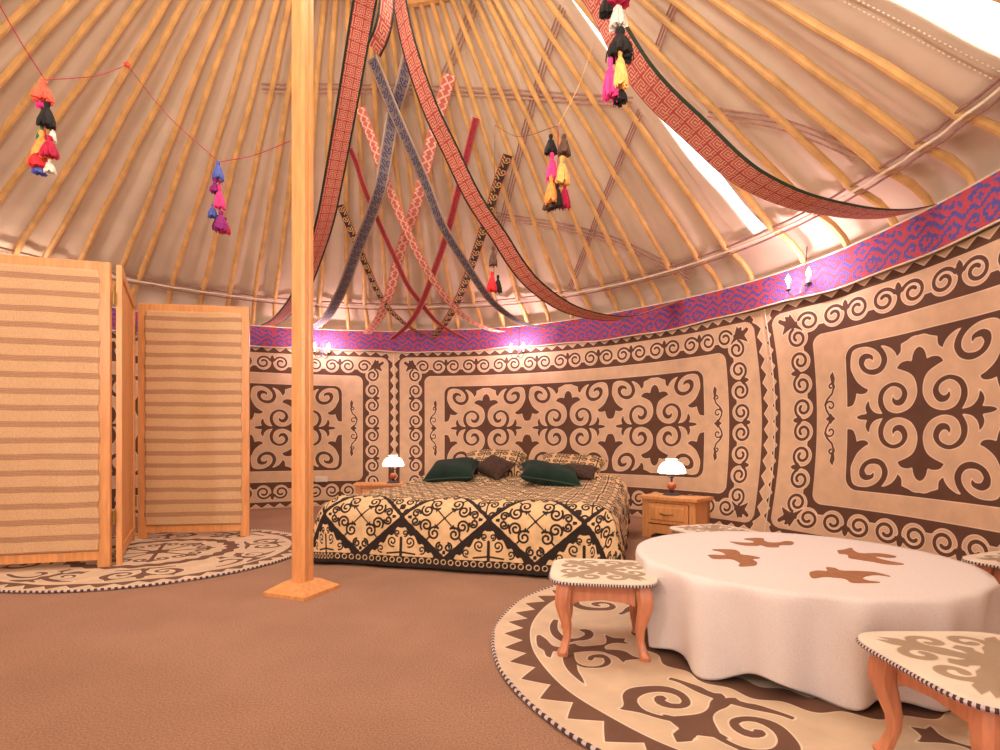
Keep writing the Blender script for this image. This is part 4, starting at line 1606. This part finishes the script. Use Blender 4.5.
def tassel(parent, x, y, z, h_, w, color, seed):
    """knotted head and a skirt of yarn"""
    r_ = random.Random(seed)
    n = 26
    m_ = MB()
    jit = [r_.uniform(.75, 1.25) for _ in range(n)]
    hem = [r_.uniform(-.10, .10) for _ in range(n)]
    prof = [(.05, 0), (.30, -.04), (.36, -.12), (.30, -.22), (.24, -.26), (.46, -.38), (.72, -.58), (.90, -.80), (.92, -1.0), (.3, -.96)]
    vs, fs = [], []
    for i, (rr_, zz_) in enumerate(prof):
        for k in range(n):
            a = 2 * PI * k / n
            q = rr_ * w / 2 * (1 + (jit[k] - 1) * min(1, max(0, (-zz_ - .3) * 1.4)))
            vs.append((x + q * math.cos(a), y + q * math.sin(a), z + h_ * (zz_ + (hem[k] if i >= 7 else 0) * (i - 6) / 3)))
    for i in range(len(prof) - 1):
        for k in range(n):
            l = (k + 1) % n
            fs.append((i * n + k, i * n + l, (i + 1) * n + l, (i + 1) * n + k))
    fs.append(tuple(range(n - 1, -1, -1)))
    fs.append(tuple((len(prof) - 1) * n + k for k in range(n)))
    m_.add(vs, fs)
    # loose strands
    for k in range(16):
        a = r_.uniform(0, 2 * PI)
        q = w / 2 * r_.uniform(.8, 1.02)
        q0_ = w / 2 * .45
        m_.tube([(x + q0_ * math.cos(a), y + q0_ * math.sin(a), z - h_ * .36), (x + q * .93 * math.cos(a), y + q * .93 * math.sin(a), z - h_ * .78), (x + q * math.cos(a), y + q * math.sin(a), z - h_ * r_.uniform(1.0, 1.12))], .0022, 4)
    return m_.build('tassel', YARN[color], parent)


def tassel_string(lab, px, py, depth, items, top=None):
    """items: (dx px, y0 px, y1 px, width px, colour, dy in m)"""
    sc = depth / FPX
    base = ray(px, py) * depth + np.array([0, 0, CH])
    r = thing('tassel_string', lab, 'tassel', tuple(base))
    ylast = max(i[2] for i in items)
    MB().tube([(0, 0, .0), (0, 0, -(ylast - py) * sc * .9)], .0025, 5).build('string', YARN['crimson'], r)
    for k, (dx, y0, y1, w, c_, dy) in enumerate(items):
        tassel(r, dx * sc, dy, -(y0 - py) * sc, (y1 - y0) * sc, w * sc, c_, k + int(px))
    return base


tA = tassel_string('string of orange, black and red tassels hanging at the upper left', 45, 80, 2.3, [
    (-5, 92, 106, 10, 'pink', .01), (0, 81, 102, 17, 'coral', -.01), (2, 101, 126, 16, 'black', 0), (-5, 124, 138, 9, 'green', .01), (4, 124, 138, 6, 'white', .02),
    (-3, 130, 158, 16, 'orange', 0), (7, 137, 158, 15, 'crimson', -.012), (-6, 152, 168, 15, 'red', -.012), (-8, 160, 172, 12, 'blue', .012), (3, 158, 171, 10, 'white', .01)])
tB = tassel_string('string of blue, pink and purple tassels hanging left of the post', 219, 162, 3.1, [
    (-2, 163, 180, 11, 'pink', .01), (0, 162, 180, 11, 'blue', -.01), (-4, 180, 192, 10, 'purple', 0), (1, 186, 208, 11, 'pink', -.005), (-6, 204, 217, 9, 'blue', 0),
    (-3, 214, 229, 10, 'black', .01), (3, 211, 231, 13, 'purple', -.012), (5, 216, 232, 10, 'crimson', .01)])
tC = tassel_string('string of dark, pink and yellow tassels hanging above the bed', 558, 126, 2.7, [
    (-7, 133, 152, 12, 'black', .01), (6, 134, 154, 14, 'brown', 0), (-6, 152, 180, 13, 'pink', 0), (4, 156, 184, 15, 'gold', -.005), (-7, 176, 204, 13, 'orange', -.02),
    (-9, 194, 208, 12, 'brown', .01), (-1, 181, 207, 13, 'black', 0), (7, 180, 206, 11, 'crimson', .01)])
tD = tassel_string('small string of brown and red tassels hanging left of the wide sweeping band', 494, 244, 4.4, [
    (-1, 246, 265, 9, 'brown', 0), (-2, 272, 291, 10, 'red', -.02), (4, 274, 291, 8, 'black', .02)])
tE = tassel_string('large string of white, black, pink and yellow tassels at the top right', 616, -30, 2.0, [
    (0, -28, 0, 18, 'pink', 0), (-9, -12, 12, 14, 'black', .012), (2, -14, 6, 22, 'crimson', -.01), (2, -2, 28, 18, 'white', 0), (4, 28, 58, 28, 'black', 0), (3, 50, 90, 15, 'gold', -.02),
    (-6, 58, 97, 16, 'pink', -.005), (5, 80, 100, 14, 'black', .012)])


def string(pts, lab, rad=.0022, c_='crimson'):
    tag(MB().tube(smooth_line(pts, 26), rad, 5).build('string_line', YARN[c_]), lab, 'string')


top_l = ray(-10, -12) * 2.0 + np.array([0, 0, CH])
string([top_l, (np.array(top_l) + tA) / 2 + (0, 0, -.01), tA], 'dark red string rising from the upper left tassels out of the frame')
k1 = on_roof(127, 65, -.035)
string([tA, (tA + k1) / 2 + (0, 0, -.03), k1], 'thin red string from the upper left tassels to a knot on a roof pole')
tag(MB().lathe([(.004, -.02), (.018, -.01), (.022, .004), (.012, .018), (.003, .026)], 12, c=tuple(k1)).build('yarn_knot', YARN['coral']), 'small coral yarn knot tied to a roof pole at the upper left', 'knot')
string([k1, (k1 + tB) / 2 + (0, 0, -.05), tB], 'thin red string from the coral knot to the tassels left of the post')
pk = np.array([-1.17, 3.0, CH + (HZ - 141) * 3.0 / FPX])
string([tB, (tB + pk) / 2 + (0, 0, -.02), pk], 'thin red string from the blue and pink tassels to the post')
k2 = on_roof(594, 42, -.04)
string([tC, (tC * .5 + k2 * .5) + (0, 0, -.05), k2], 'thin pale string rising from the tassels above the bed to the roof', c_='gold', rad=.0018)
k3 = on_roof(495, 125, -.04)
string([tD, (tD + k3) / 2, k3], 'thin brown string rising from the small red tassels to the roof', c_='brown', rad=.002)
string([k3, (k3 + tC) / 2 + (0, 0, -.08), tC], 'thin brown string running across to the tassels above the bed', c_='brown', rad=.0018)
k4 = ray(640, -120) * 2.05 + np.array([0, 0, CH])
string([tE, (tE + k4) / 2, k4], 'dark string from which the large top right tassels hang', c_='black')
